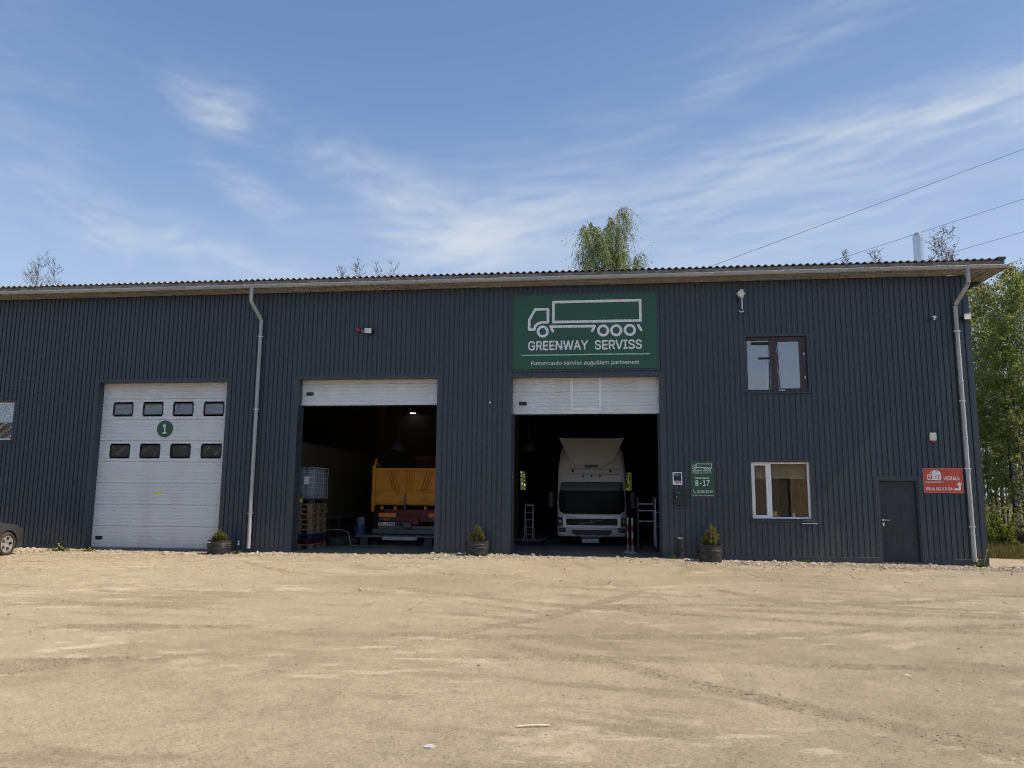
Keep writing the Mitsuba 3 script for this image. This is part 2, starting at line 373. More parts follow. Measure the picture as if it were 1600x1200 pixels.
def text(t, x0, x1, zb, h, y, bold=True, depth=0.003):
    """lettering that faces -y, from x0 to x1 (x1 None: natural width), baseline zb, capital height h"""
    m = meshkit.text_mesh(t, h, depth, bold)
    v = np.array(m.vertices)
    lo, hi = v[:, 0].min(), v[:, 0].max()
    sx = 1.0 if x1 is None else (x1 - x0) / (hi - lo)
    return (np.stack([x0 + (v[:, 0] - lo) * sx, y - v[:, 2], zb + v[:, 1]], -1), m.faces)


# ------------------------------------------------------------------ ground
def gz(x, y):
    x, y = np.asarray(x, float), np.asarray(y, float)
    prof = np.interp(x, [-30, -16, -13, -10.3, -8.9, -6.6, -4.6, -3.34, -2.6, 0, 1.4, 2.48, 9.28, 12, 40], [-.02, -.02, -.03, -.045, -.015, -.005, .02, .05, .03, .025, .02, -.012, -.046, -.06, -.08])
    w = sst(-7.0, -1.0, y)
    z = prof * w
    P = np.stack([x * 0.5, y * 0.7, x * 0 + 4], -1)
    fade = sst(0, 1.2, np.abs(y + 0.1) * 1.0)
    z = z + 0.030 * (meshkit.fbm(P, 4, 3) - 0.5) * fade + 0.014 * (meshkit.fbm(np.stack([x * 0.9, y * 4.0, x * 0], -1), 3, 9) - 0.5) * fade
    inside = ((x > -26.2) & (x < 9.25) & (y > 0.06) & (y < 18.2))
    z = np.where(inside, np.minimum(z, 0) - 0.2, z)
    return z


def axis(lo, hi, step, far):
    a = list(np.arange(lo, hi + 1e-6, step))
    s = step
    u, d = [a[-1]], [a[0]]
    while u[-1] < far:
        s *= 1.35
        u.append(u[-1] + s); d.append(d[-1] - s)
    return np.array(d[:0:-1] + a + u[1:])


gx, gy = axis(-19, 13, 0.11, 900), axis(-19.5, 0.0, 0.085, 900)
X, Yg = np.meshgrid(gx, gy, indexing='ij')
V = np.stack([X, Yg, gz(X, Yg)], -1).reshape(-1, 3)
ni, nj = len(gx), len(gy)
ii, jj = np.meshgrid(np.arange(ni - 1), np.arange(nj - 1), indexing='ij')
q = np.stack([ii * nj + jj, (ii + 1) * nj + jj, (ii + 1) * nj + jj + 1, ii * nj + jj + 1], -1).reshape(-1, 4)
put(None, 'ground', G().add(V, q), 'm_yard', True, 'sandy unpaved yard with wheel tracks in front of the dark workshop', 'structure')


def stones(pos, size, rng, sub=0):
    base = trimesh.creation.icosphere(subdivisions=sub)
    v0, f0 = base.vertices, base.faces
    n = len(pos)
    sc = size[:, None] * rng.uniform(0.6, 1.25, (n, 3)) * np.array([1, 1, 0.7])
    th = rng.uniform(0, 6.28, n)
    v = v0[None] * rng.uniform(0.75, 1.2, (n, len(v0), 1)) * sc[:, None]
    c, s_ = np.cos(th)[:, None], np.sin(th)[:, None]
    v = np.stack([v[..., 0] * c - v[..., 1] * s_, v[..., 0] * s_ + v[..., 1] * c, v[..., 2]], -1) + pos[:, None]
    f = (f0[None] + (np.arange(n) * len(v0))[:, None, None]).reshape(-1, 3)
    return G().add(v.reshape(-1, 3), f)


rng = np.random.default_rng(5)
cand = np.stack([rng.uniform(-18, 11.5, 26000), -np.abs(rng.normal(0, 0.62, 26000)) - 0.03], -1)
dens = np.interp(cand[:, 0], [-18, -15.2, -14.6, -11.6, -10.9, -9.0, -8.5, -5.0, -4.6, -2.7, -2.3, 1.0, 1.8, 3, 9, 11.5], [1, 1, 0.25, 0.12, 1, 1, 0.1, 0.1, 1, 1, 0.12, 0.12, 0.8, 0.9, 1, 0.9])
cand = cand[rng.uniform(0, 1, len(cand)) < dens]
sz = np.exp(rng.normal(math.log(0.019), 0.42, len(cand)))
put(None, 'gravel', stones(np.column_stack([cand, gz(cand[:, 0], cand[:, 1]) + sz * 0.2]), sz, rng), 'm_stone', False, 'strip of pale loose gravel along the foot of the dark wall', 'stuff')
n = 42000
dd = rng.uniform(0, 1, n) ** 0.6
cand = np.stack([rng.uniform(-18, 12, n), -17.2 + 16.5 * dd], -1)
keep = (np.abs(cand[:, 0] + 1.5) < 4 + (cand[:, 1] + 20.5) * 0.8) & (meshkit.fbm(np.column_stack([cand * 0.5, cand[:, 0] * 0]), 3, 4) + rng.uniform(-.2, .2, n) > 0.48)
cand = cand[keep]
sz = np.exp(rng.normal(math.log(0.0042), 0.5, len(cand))) * (1 + 0.075 * (cand[:, 1] + 17))
put(None, 'pebbles', stones(np.column_stack([cand, gz(cand[:, 0], cand[:, 1]) + sz * 0.15]), sz, rng), 'm_stone', False, 'small loose pebbles scattered over the sandy yard', 'stuff')

# ------------------------------------------------------------------ the building
B = newkey('workshop_building')
labels[B] = {'label': 'long low workshop clad in dark grey ribbed metal with three tall truck gates', 'category': 'building'}
XL, XR, YB, WT = -26.0, 9.284, 18.0, 7.345
G1, G2, G3 = (-14.79, -10.81, 0.0, 4.78), (-8.66, -4.655, 0.0, 4.815), (-2.585, 1.388, 0.0, 4.80)
WW, WB, WL = (3.684, 5.153, 1.056, 2.506), (3.677, 5.223, 4.365, 5.822), (-18.75, -17.447, 3.10, 4.225)
DR = (6.793, 7.753, -0.03, 2.07)
HOLES = [G1, G2, G3, WW, WB, WL, DR]
EPS = 1e-6


def ribbed(x0, x1, z0, z1, holes=(), per=0.1375, prof=((0, 0), (.102, 0), (.107, .026), (.1325, .026), (.1375, 0)), y=0.0):
    xs, ys = [x0], [None]
    k0 = int(math.floor((x0 - XR) / per)) - 1
    pts = []
    k = k0
    while XR + k * per < x1 + per:
        for (a, b) in prof[:-1]:
            pts.append((XR + k * per + a, b))
        k += 1
    px, py = np.array([p[0] for p in pts]), np.array([p[1] for p in pts])
    brk = {x0, x1} | {h[i] for h in holes for i in (0, 1) if x0 < h[i] < x1}
    allx = np.array(sorted(set([a for a in px if x0 < a < x1]) | brk))
    yy = np.interp(allx, px, py) + y
    g = G()
    for i in range(len(allx) - 1):
        a, b = allx[i], allx[i + 1]
        if b - a < 1e-7: continue
        mid = (a + b) / 2
        segs = [(z0, z1)]
        for h in holes:
            if h[0] < mid < h[1]:
                new = []
                for (s0, s1) in segs:
                    if h[2] > s0: new.append((s0, min(s1, h[2])))
                    if h[3] < s1: new.append((max(s0, h[3]), s1))
                segs = [t for t in new if t[1] - t[0] > 1e-4]
        for (s0, s1) in segs:
            g.add([(a, yy[i], s0), (b, yy[i + 1], s0), (b, yy[i + 1], s1), (a, yy[i], s1)], [(0, 1, 2, 3)])
    return g


W = B + '__wall'
x = XL
while x < XR - 0.11 - 1e-6:
    x1 = min(x + 1.1, XR - 0.11)
    lv = [0.12] + [z_ for h in HOLES if h[0] < x + .0016 and h[1] > x1 - 1e-6 for z_ in (max(h[2], .12), h[3])] + [WT]
    lv = sorted(lv)
    for z_a, z_b in zip(lv[:-1:2], lv[1::2]):
        if z_b - z_a > .05:
            put(W, 'cladding_sheet', ribbed(x + (0.0015 if x > XL else 0), x1, z_a, z_b, HOLES), 'm_clad')
    x = x1
# side wall (right end), seen only from the side
g = ribbed(XR - 18.0, XR - 0.11, 0.12, WT, ())
v = np.vstack(g.v)
g2 = G(); g2.add(np.stack([XR - v[:, 1], XR - v[:, 0], v[:, 2]], -1), np.vstack(g.f))
put(W, 'end_cladding', g2, 'm_clad')
# trims: corner flashing, base flashing, top strip
put(W, 'corner_flashing', G().box(XR - 0.115, XR + 0.003, -0.004, 0.03, -0.09, WT - 0.004).box(XR - 0.02, XR + 0.004, 0.031, 0.115, -0.09, WT - 0.004), 'm_trim')
spans, cur = [], XL
for h in sorted([G1, G2, G3, DR]):
    spans.append((cur, h[0] - 0.004)); cur = h[1] + 0.004
spans.append((cur, XR - 0.118))
for (a, b) in spans:
    put(W, 'base_flashing', G().box(a, b, -0.012, 0.055, -0.12, 0.125, 0.004), 'm_trim')
# inner lining with openings, other walls, floor, partitions
lin = m3.Manifold.cube((XR - 0.05 - XL, 0.19, 7.3 + 0.1)).translate((XL + 0.01, 0.06, -0.1))
for h in HOLES:
    lin = lin - m3.Manifold.cube((h[1] - h[0] + 0.02, 1.0, h[3] - h[2] + 0.02)).translate((h[0] - 0.01, -0.3, h[2] - 0.01))
mm = lin.to_mesh()
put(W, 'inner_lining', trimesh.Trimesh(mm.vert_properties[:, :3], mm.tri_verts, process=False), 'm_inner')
back = m3.Manifold.cube((XR - 0.1 - XL, 0.2, 7.5)).translate((XL + 0.02, YB - 0.2, -0.1))
BW = [(-4.86, -4.05, 1.85, 2.86), (0.75, 1.2, 1.86, 2.82)]
for (a, b, c, d) in BW:
    back = back - m3.Manifold.cube((b - a, 1, d - c)).translate((a, YB - 0.6, c))
mm = back.to_mesh()
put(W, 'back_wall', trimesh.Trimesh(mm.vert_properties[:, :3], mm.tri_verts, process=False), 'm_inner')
for (a, b, c, d) in BW:
    k = put(B, 'rear_window', G().prism(rect(a, c, b, d).difference(rect(a + .05, c + .05, b - .05, d - .05)), YB - 0.16, YB - 0.1), 'm_black')
    if b - a > 0.6:
        put(k, 'mullion', G().box(a + .42, a + .52, YB - 0.165, YB - 0.095, c + .03, d - .03).box(a + .03, a + .5, YB - 0.165, YB - 0.095, c + .78, c + .83).box(a + .03, a + .5, YB - 0.165, YB - 0.095, c + .14, c + .19), 'm_black')
put(W, 'side_lining', G().box(XR - 0.2, XR - 0.06, 0.255, YB - 0.21, -0.1, 7.21), 'm_inner')
put(W, 'far_side_wall', G().box(XL - 0.1, XL, -0.0, YB, -0.1, 7.3), 'm_clad')
put(B, 'floor', G().box(XL + 0.02, XR - 0.06, 0.0, YB - 0.21, -0.2, 0.022), 'm_concrete', label='worn grey concrete workshop floor')
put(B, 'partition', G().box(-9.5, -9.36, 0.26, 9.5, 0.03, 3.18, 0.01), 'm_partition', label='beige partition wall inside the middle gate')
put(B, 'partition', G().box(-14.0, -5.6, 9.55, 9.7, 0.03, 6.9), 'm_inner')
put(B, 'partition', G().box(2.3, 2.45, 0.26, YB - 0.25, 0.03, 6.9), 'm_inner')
put(B, 'office_room', G().box(2.46, 9.0, 4.0, 4.1, 0.03, 6.9).box(2.46, 9.0, 0.27, 3.98, 3.2, 3.3).box(2.452, 2.47, 0.27, 3.98, 0.03, 3.19).box(2.452, 2.47, 0.27, 3.98, 3.31, 6.9).box(2.46, 9.0, 0.27, 3.98, 6.91, 7.0), 'm_office')
for cx in (-3.55, -9.0):
    put(B, 'steel_column', G().box(cx - .12, cx + .12, 9.0, 9.02, .03, 7.2).box(cx - .12, cx + .12, 9.22, 9.24, .03, 7.2).box(cx - .012, cx + .012, 9.03, 9.21, .03, 7.2), 'm_partition')
for cy in (4.5, 9.0, 13.5):
    put(B, 'roof_beam', G().box(XL + .1, 2.2, cy - .09, cy + .09, 6.75, 7.1), 'm_greysteel')
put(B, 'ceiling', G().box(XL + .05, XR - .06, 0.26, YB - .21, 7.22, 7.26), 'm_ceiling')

# surrounds of the gates
for (a, b, c, d) in (G1, G2, G3):
    w = 0.13
    g = G().box(a - w, a + 0.001, -0.008, 0.0, c - .06, d + .10).box(b - 0.001, b + w, -0.008, 0.0, c - .06, d + .10).box(a + .0012, b - .0012, -0.0085, 0.0, d, d + .10)
    g.box(a - 0.012, a, 0.002, 0.245, c - .06, d).box(b, b + 0.012, 0.002, 0.245, c - .06, d).box(a - .012, b + .012, 0.002, 0.245, d + .001, d + .013)
    put(B, 'gate_surround', g, 'm_trim')
    # door guide rails in the reveals
    put(B, 'gate_rail', G().box(a + .0, a + .05, .262, .30, c + .01, d), 'm_trim')
    put(B, 'gate_rail', G().box(b - .05, b, .262, .30, c + .01, d), 'm_trim')


def section(x0, x1, z0, z1, y=0.25, nr=6, holes=()):
    """one ribbed section of a sectional gate, thick, with real grooves"""
    g = G()
    h = (z1 - z0) / nr
    prof = [(y + .012, z0 + .002)]
    for i in range(nr):
        zz = z0 + i * h
        prof += [(y + .012, zz + .012), (y, zz + .020), (y, zz + h - .004), (y + .012, zz + h - .0005)]
    xs = sorted({x0, x1} | {e for q in holes for e in (q[0], q[1])})
    for a, b in zip(xs[:-1], xs[1:]):
        mid = (a + b) / 2
        cut = [q for q in holes if q[0] < mid < q[1]]
        for (p, r) in zip(prof[:-1], prof[1:]):
            z_lo, z_hi = p[1], r[1]
            if cut and z_lo > cut[0][2] - 1e-6 and z_hi < cut[0][3] + 1e-6: continue
            g.add([(a, p[0], z_lo), (b, p[0], z_lo), (b, r[0], z_hi), (a, r[0], z_hi)], [(0, 1, 2, 3)])
    g.box(x0, x1, y + .015, y + .04, z0 + .002, z1 - .001) if not holes else None
    return g


def gate(op, zbot, label, win_rows=(), sec=0.612):
    a, b, c, d = op
    k = put(B, 'gate', G().box(a + .002, b - .002, .252, .285, zbot, zbot + .03), 'm_rubber', label=label)
    z = zbot + .031
    i = 0
    while z < d + 0.3:
        holes = []
        for (row, xs) in win_rows:
            if row == i:
                holes = [(xc - .30, xc + .30, z + sec / 6 * 1 - .01, z + sec / 6 * 5 + .02) for xc in xs]
        put(k, 'panel', section(a + .003, b - .003, z, z + sec - .003, holes=holes), 'm_gate')
        for q in holes:
            zc = z + sec / 2 + .005
            xc = (q[0] + q[1]) / 2
            o, inn = rect(xc - .315, zc - .175, xc + .315, zc + .175).buffer(.0), rect(xc - .265, zc - .125, xc + .265, zc + .125).buffer(.02)
            put(k, 'window_frame', G().prism(o.buffer(-.02).buffer(.02).difference(inn), .238, .28), 'm_black')
            put(k, 'window_pane', G().add([(xc - .27, .262, zc - .15), (xc + .27, .262, zc - .15), (xc + .27, .262, zc + .15), (xc - .27, .262, zc + .15)], [(0, 1, 2, 3)]), 'm_glass_gate')
        z += sec
        i += 1
    return k


def pull(k, x, z):
    put(k, 'handle', G().prism(rect(x - .085, z - .028, x + .085, z + .028).buffer(.022), .240, .252).prism(rect(x - .05, z - .012, x + .05, z + .012), .236, .2398), 'm_black', label='black recessed pull handle of the gate')


GX = (-14.13, -13.19, -12.25, -11.305)
K1 = gate(G1, 0.0, 'closed white sectional gate with two rows of small dark windows and a round number sign', ((4, GX), (6, GX)))
K2 = gate(G2, 4.055, 'white sectional gate rolled up above the yellow tipper')
K3 = gate(G3, 3.775, 'white sectional gate rolled up below the big green sign, with wicket door frame')
pull(K1, -14.56, 0.30); pull(K2, -8.42, 4.42); pull(K3, -2.30, 4.10)
dx, dz = -12.77, 3.435
put(K1, 'number_disc', G().prism(Point(dx, dz).buffer(.245, 24), .236, .2455), 'm_green', label='round green disc with a white figure one')
tv, tf = text('1', dx - .07, dx + .055, dz - .135, .27, .2355)
put(K1, 'number', G().add(tv, tf), 'm_white_print')
put(K1, 'warning_sticker', G().box(-12.96, -12.70, .2465, .2495, 1.565, 1.625), 'm_yellow', label='small yellow warning sticker')
put(K1, 'lock_sticker', G().box(-14.48, -14.41, .2465, .2495, 1.99, 2.02), 'm_yellow')
g = G().box(-1.0, -0.925, .230, .2495, 3.90, 4.80, .006).box(-.225, -.15, .230, .2495, 3.90, 4.80, .006).box(-.924, -.226, .2305, .2495, 3.90, 3.965, .006)
put(K3, 'wicket_frame', g, 'm_white', label='white frame of the wicket door in the raised gate')
for (a, b, c, d) in (G2, G3):  # raised sections run back below the ceiling
    for i in range(5):
        put(K2 if a == G2[0] else K3, 'raised_panel', G().box(a + .05, b - .05, .6 + i * .62, 1.2 + i * .62, 5.48, 5.52), 'm_gate')


# windows
def window(op, lab, frames, panes, fm, gm, y=0.10, sill=True):
    a, b, c, d = op
    g = G()
    for f in frames: g.box(*f, 0.006)
    k = put(B, 'window', g, fm, label=lab)
    for (x0, x1, z0, z1) in panes:
        put(k, 'pane', G().add([(x0 - .01, y + .03, z0 - .01), (x1 + .01, y + .03, z0 - .01), (x1 + .01, y + .03, z1 + .01), (x0 - .01, y + .03, z1 + .01)], [(0, 1, 2, 3)]), gm)
    w = .06
    tr = G().box(a - w, a, -.007, 0, c - .02, d + w).box(b, b + w, -.007, 0, c - .02, d + w).box(a + .0012, b - .0012, -.0075, 0, d, d + w)
    tr.box(a - .01, a, .002, .2, c, d).box(b, b + .01, .002, .2, c, d).box(a - .01, b + .01, .002, .2, d + .001, d + .012)
    put(k, 'surround', tr, 'm_trim')
    if sill:
        put(k, 'sill', G().add([(a - w, -.06, c - .045), (b + w, -.06, c - .045), (b + w, .10, c + .0), (a - w, .10, c + .0), (a - w, -.06, c - .075), (b + w, -.06, c - .075), (b + w, .10, c - .03), (a - w, .10, c - .03)],
                               [(0, 1, 2, 3), (4, 7, 6, 5), (0, 4, 5, 1), (1, 5, 6, 2), (3, 2, 6, 7), (0, 3, 7, 4)]), 'm_trim')
    return k


a, b, c, d = WW
fy0, fy1 = .07, .14
fr = [(a, a + .095, fy0, fy1, c, d), (a + .385, a + .435, fy0 + .001, fy1, c, d), (a + .437, a + .512, fy0 + .004, fy1, c + .001, d - .001), (b - .05, b, fy0 + .003, fy1, c, d), (a + .097, a + .383, fy0 + .0005, fy1, c, c + .09), (a + .097, a + .383, fy0 + .0005, fy1, d - .085, d),
      (a + .514, b - .052, fy0 + .005, fy1, c + .001, c + .042), (a + .514, b - .052, fy0 + .005, fy1, d - .045, d - .001)]
k = window(WW, 'white two-part window beside the green hours sign, blind half down', fr, [(a + .095, a + .385, c + .09, d - .085), (a + .512, b - .05, c + .042, d - .045)], 'm_white', 'm_glass')
put(k, 'blind', G().box(a + .03, b - .03, .30, .305, d - .42, d + .0), 'm_blind', label='beige roller blind half lowered behind the pane')
put(k, 'sill_end', G().box(b - .28, b + .11, -.075, -.062, c - .115, c - .10), 'm_white')
a, b, c, d = WB
fr = [(a, a + .03, fy0, fy1, c, d), (a + .64, a + .78, fy0 - .012, fy1, c, d), (b - .17, b, fy0 - .004, fy1, c, d), (a + .032, a + .638, fy0 + .001, fy1, c, c + .04), (a + .032, a + .638, fy0 + .001, fy1, d - .085, d), (a + .782, b - .172, fy0 - .003, fy1, c, c + .07), (a + .782, b - .172, fy0 - .003, fy1, d - .12, d)]
k = window(WB, 'dark brown upper window reflecting the sky', fr, [(a + .03, a + .64, c + .04, d - .085), (a + .78, b - .17, c + .07, d - .12)], 'm_brown', 'm_glass_sun')
for zz in (c + .33, c + .95):
    put(k, 'hinge', G().box(b - .075, b - .06, fy0 - .016, fy0 - .005, zz, zz + .06), 'm_chrome')
put(k, 'drain_cap', G().box(a + .80, a + .96, fy0 - .016, fy0 - .004, c + .012, c + .032), 'm_white')
a, b, c, d = WL
fr = [(a, a + .05, fy0, fy1, c, d), (b - .025, b, fy0, fy1, c, d), (a + .052, b - .027, fy0 + .001, fy1, c, c + .05), (a + .052, b - .027, fy0 + .001, fy1, d - .06, d)]
window(WL, 'white window left of the closed gate reflecting sky', fr, [(a + .05, b - .025, c + .05, d - .06)], 'm_white', 'm_glass_sun')

# the person door
a, b, c, d = DR
k = put(B, 'door', G().box(a + .04, b - .04, .10, .15, c + .01, d - .04, .004), 'm_door', label='plain dark grey entrance door with arched panel')
xm = (a + b) / 2


def raised(poly):
    return G().prism(poly.difference(poly.buffer(-.022)), .093, .0995).prism(poly.buffer(-.05), .094, .0995)


for (x0, x1) in ((a + .12, xm - .04), (xm + .04, b - .12)):
    put(k, 'panel', raised(rect(x0, .14, x1, .78)), 'm_door')
    put(k, 'panel', raised(rect(x0, .90, x1, 1.44)), 'm_door')
arch = Polygon([(a + .12, 1.56)] + [(xm + .36 * math.cos(t), 1.66 + .25 * math.sin(t)) for t in np.linspace(math.pi, 0, 15)] + [(b - .12, 1.56)])
put(k, 'panel', raised(arch), 'm_door')
put(k, 'frame', G().box(a, a + .036, .02, .16, c, d).box(b - .036, b, .02, .16, c, d).box(a + .038, b - .038, .021, .16, d - .036, d).box(a - .07, a, -.008, .0, c, d + .07).box(b, b + .07, -.008, 0, c, d + .07).box(a + .0012, b - .0012, -.0085, 0, d, d + .07).box(a - .01, a, .002, .019, c, d).box(b, b + .01, .002, .019, c, d), 'm_trim')
put(k, 'threshold', G().box(a + .037, b - .037, .03, .16, c - .06, c + .008), 'm_greysteel')
hx = a + .10
put(k, 'handle', G().lathe([(0, .068), (.028, .068), (.028, .092), (0, .092)], (hx, 0, 1.06), 16, 'y').tube([(hx, .07, 1.06), (hx, .035, 1.06), (hx + .02, .03, 1.06), (hx + .14, .03, 1.055)], .010, 8), 'm_chrome', 30, label='silver lever handle')
put(k, 'lock', G().lathe([(0, .075), (.026, .075), (.026, .092), (0, .092)], (hx, 0, .965), 16, 'y').box(hx - .012, hx + .012, .078, .092, .90, .95), 'm_chrome')

# ------------------------------------------------------------------ roof, eaves, gutter
R = B + '__roof'
X0, X1r, ZS = XL - 0.7, 10.0, 7.35
pitch, amp, slope = 0.177, 0.026, math.tan(math.radians(9))
xx = X1r
idx = 0
while xx > X0:
    a = xx - 6 * pitch
    n = 6 * 10 + 1
    xs = np.linspace(a, xx, n)
    wv = amp * np.cos((xs - X1r) / pitch * 2 * np.pi)
    g = G()
    off = 0.0 if idx % 2 == 0 else -0.004
    rows = [(-0.50, 0.0), (9.0, 9.5 * slope), (18.5, 0.0)]
    vt = np.array([[(x_, yy, 7.622 + w_ + zz + off) for x_, w_ in zip(xs, wv)] for (yy, zz) in rows])
    vb = vt - np.array([0, 0, .007])
    vv = np.concatenate([vt.reshape(-1, 3), vb.reshape(-1, 3)])
    f = []
    M_ = len(rows) * n
    for r_i in range(len(rows) - 1):
        for i in range(n - 1):
            o = r_i * n + i
            f += [(o, o + 1, o + n + 1, o + n), (M_ + o, M_ + o + n, M_ + o + n + 1, M_ + o + 1)]
    for i in range(n - 1):
        f += [(i, M_ + i, M_ + i + 1, i + 1)]
    put(R, 'roof_sheet', g.add(vv, f), 'm_roof')
    xx = a
    idx += 1
seams = [X0, -22.0, -17.3, -12.3, -7.4, -5.1, -0.4, 4.5, 7.0, X1r - .02]
for a, b in zip(seams[:-1], seams[1:]):
    put(R, 'fascia', G().box(a + .003, b - .003, -.43, -.405, 7.352, 7.598, .003), 'm_fascia')
put(R, 'verge_board', G().box(9.985, 10.012, -.47, 18.3, 7.352, 7.60), 'm_fascia')
put(R, 'verge_cap', G().box(9.84, 10.03, -.52, -.1, 7.60, 7.668, .008), 'm_trim', label='dark metal cap at the roof corner')
px = X0
while px < XR - .2:  # front soffit panels with grooves across
    q_ = min(px + 1.0, XR + .0)
    g = G()
    nb = 10
    for i in range(nb):
        u0, u1 = px + (q_ - px) * i / nb, px + (q_ - px) * (i + 1) / nb
        g.add([(u0, -.404, ZS + .008), (u0 + .012, -.404, ZS), (u1, -.404, ZS), (u1, -.404, ZS + .008), (u0, .0, ZS + .008), (u0 + .012, .0, ZS), (u1, .0, ZS), (u1, .0, ZS + .008)], [(0, 4, 5, 1), (1, 5, 6, 2), (2, 6, 7, 3)])
    put(R, 'soffit_panel', g, 'm_soffit')
    px = q_
for i in range(4):  # gable overhang: planks along the verge
    u0, u1 = XR + .012 + i * .172, XR + .012 + (i + 1) * .172 - .03
    put(R, 'soffit_plank', G().box(u0, u1, -.404, .56, ZS - .001, ZS + .02, .003), 'm_soffit')
put(R, 'soffit_end', G().box(XR + .005, 10.005, .562, .59, ZS - .015, 7.6).box(9.972, 9.984, -.403, .56, ZS - .012, ZS + .03), 'm_fascia')
put(R, 'end_soffit', G().box(XR + .01, 9.98, .60, 18.3, 7.5, 7.52), 'm_soffit')
put(R, 'gable_wall', G().add([(XR - .08, .3, 7.2), (XR - .08, 18, 7.2), (XR - .08, 9, 8.9)], [(0, 1, 2)]).add([(XL, .3, 7.2), (XL, 18, 7.2), (XL, 9, 8.9)], [(0, 1, 2)]), 'm_clad')
# gutter: half round, in lengths
gp = [(math.cos(t) * .068, math.sin(t) * .075) for t in np.linspace(-math.pi, 0, 13)]
outer = [(-.50 + c_, 7.447 + s_) for c_, s_ in gp]
inner = [(-.50 + c_ * .93, 7.447 + s_ * .93) for c_, s_ in gp][::-1]
bead = [(-.50 - .068, 7.452), (-.50 - .060, 7.452)]
ring = outer + inner


def sweepx(sec, x0, x1):
    n = len(sec)
    v = [(x0, y, z) for y, z in sec] + [(x1, y, z) for y, z in sec]
    g = G().add(v, [(i, i + n, (i + 1) % n + n, (i + 1) % n) for i in range(n)])
    m_ = n // 2
    for o in (0, n):
        g.add([v[o + i] for i in range(n)], [(i, i + 1, n - 2 - i, n - 1 - i) for i in range(m_ - 1)])
    return g


gs = [X0, -24, -20, -16.1, -12.1, -8.0, -4.0, 0.0, 4.0, 7.4, 10.06]
for i, (a, b) in enumerate(zip(gs[:-1], gs[1:])):
    dz_ = .003 * (i % 2)
    gk = put(R, 'gutter', sweepx([(y, z - dz_) for y, z in ring], a, b).tube([(a, -.568, 7.450 - dz_), (b, -.568, 7.450 - dz_)], .009, 6), 'm_galv', 35)
for a in gs[1:-1]:
    put(R, 'gutter_joint', sweepx([(-.50 + (y + .50) * 1.05, 7.447 + (z - 7.447) * 1.05) for y, z in ring], a - .04, a + .04), 'm_galv', 35)
put(R, 'gutter_end', G().box(10.06, 10.066, -.567, -.434, 7.376, 7.452), 'm_galv')


def downpipe(x_top, x_low, zbot, clips, lab, foot=True):
    r = .053
    pts = [(x_top, -.50, 7.40), (x_top, -.50, 7.02), (x_top + (x_low - x_top) * .06, -.485, 6.97), (x_low - (x_low - x_top) * .06, -.12, 6.56), (x_low, -.10, 6.50), (x_low, -.10, zbot)]
    k = put(B, 'downpipe', G().tube(pts[:5] + [(x_low, -.10, 6.44)], r, 16).tube([(x_low, -.10, 6.50), (x_low, -.10, zbot)], r * .94, 16), 'm_galv', 40, label=lab)
    for z in clips:
        put(k, 'clip', G().lathe([(r, -.012), (r + .006, -.012), (r + .006, .012), (r, .012)], (x_low, -.10, z), 16).box(x_low - .085, x_low - .05, -.108, -.092, z - .012, z + .012).box(x_low + .05, x_low + .085, -.108, -.092, z - .012, z + .012).box(x_low - .012, x_low + .012, -.045, -.0, z - .01, z + .01), 'm_steel')
    for z in (4.55, 2.3):
        put(k, 'socket', G().lathe([(r * .95, -.03), (r + .004, -.028), (r + .004, .03), (r * .95, .034)], (x_low, -.10, z), 16), 'm_galv', 40)
    return k


downpipe(-9.99, -9.845, 0.10, (6.05, 3.95, 1.05), 'grey downpipe between the closed gate and the middle gate')
downpipe(9.10, 8.915, 0.08, (5.85, 4.05, 2.35, 0.92), 'grey downpipe near the right corner of the wall')
# chimney
ck = put(R, 'chimney', G().lathe([(.128, 7.6), (.128, 8.86), (.134, 8.865), (.134, 8.90), (.128, 8.905), (.128, 8.955), (.100, 8.985)], (8.76, 1.5, 0), 28), 'm_steel', 30, label='shiny steel chimney pipe above the roof edge')
put(ck, 'cap', G().lathe([(.099, 8.982), (.092, 9.02), (.06, 9.045), (0, 9.05)], (8.76, 1.5, 0), 28), 'm_galv', 40)
put(ck, 'band', G().lathe([(.129, 8.79), (.135, 8.79), (.135, 8.81), (.129, 8.81)], (8.76, 1.5, 0), 28), 'm_steel', 30)

# ------------------------------------------------------------------ signs
def bil(x, y):
    u = (x - 133) / 1325.0
    yb, yt = 820 - 20 * u, 140 - 43 * u
    return (u, (yb - y) / (yb - yt))


def emblem(mapf, w):
    """truck drawing in strokes; mapf: sign pixels -> (x, z)"""
    def L(pts, close=False):
        q_ = [mapf(*p) for p in pts]
        if close: q_.append(q_[0])
        return LineString(q_).buffer(w / 2, 6, join_style=1 if not close else 2)
    arc = [(395 - 75 * math.sin(t) + 10, 452 - 66 * math.cos(t)) for t in np.linspace(0, math.pi / 2, 8)]
    parts = [L([(281, 452), (282, 362), (338, 266), (456, 263), (456, 384)] + arc + [(281, 452)]),
             L([(508, 197), (1308, 172), (1308, 362), (508, 382)], True), L([(482, 424), (890, 417)]), L([(484, 426), (503, 466)]), L([(889, 419), (866, 461)]), L([(1287, 407), (1312, 449)])]
    for (cx, cy) in ((408, 470), (967, 457), (1087, 455), (1210, 451)):
        parts.append(LineString([mapf(cx + 44 * math.cos(t), cy + 44 * math.sin(t)) for t in np.linspace(0, 2 * math.pi, 33)]).buffer(w / 2))
    return shapely.union_all(parts)


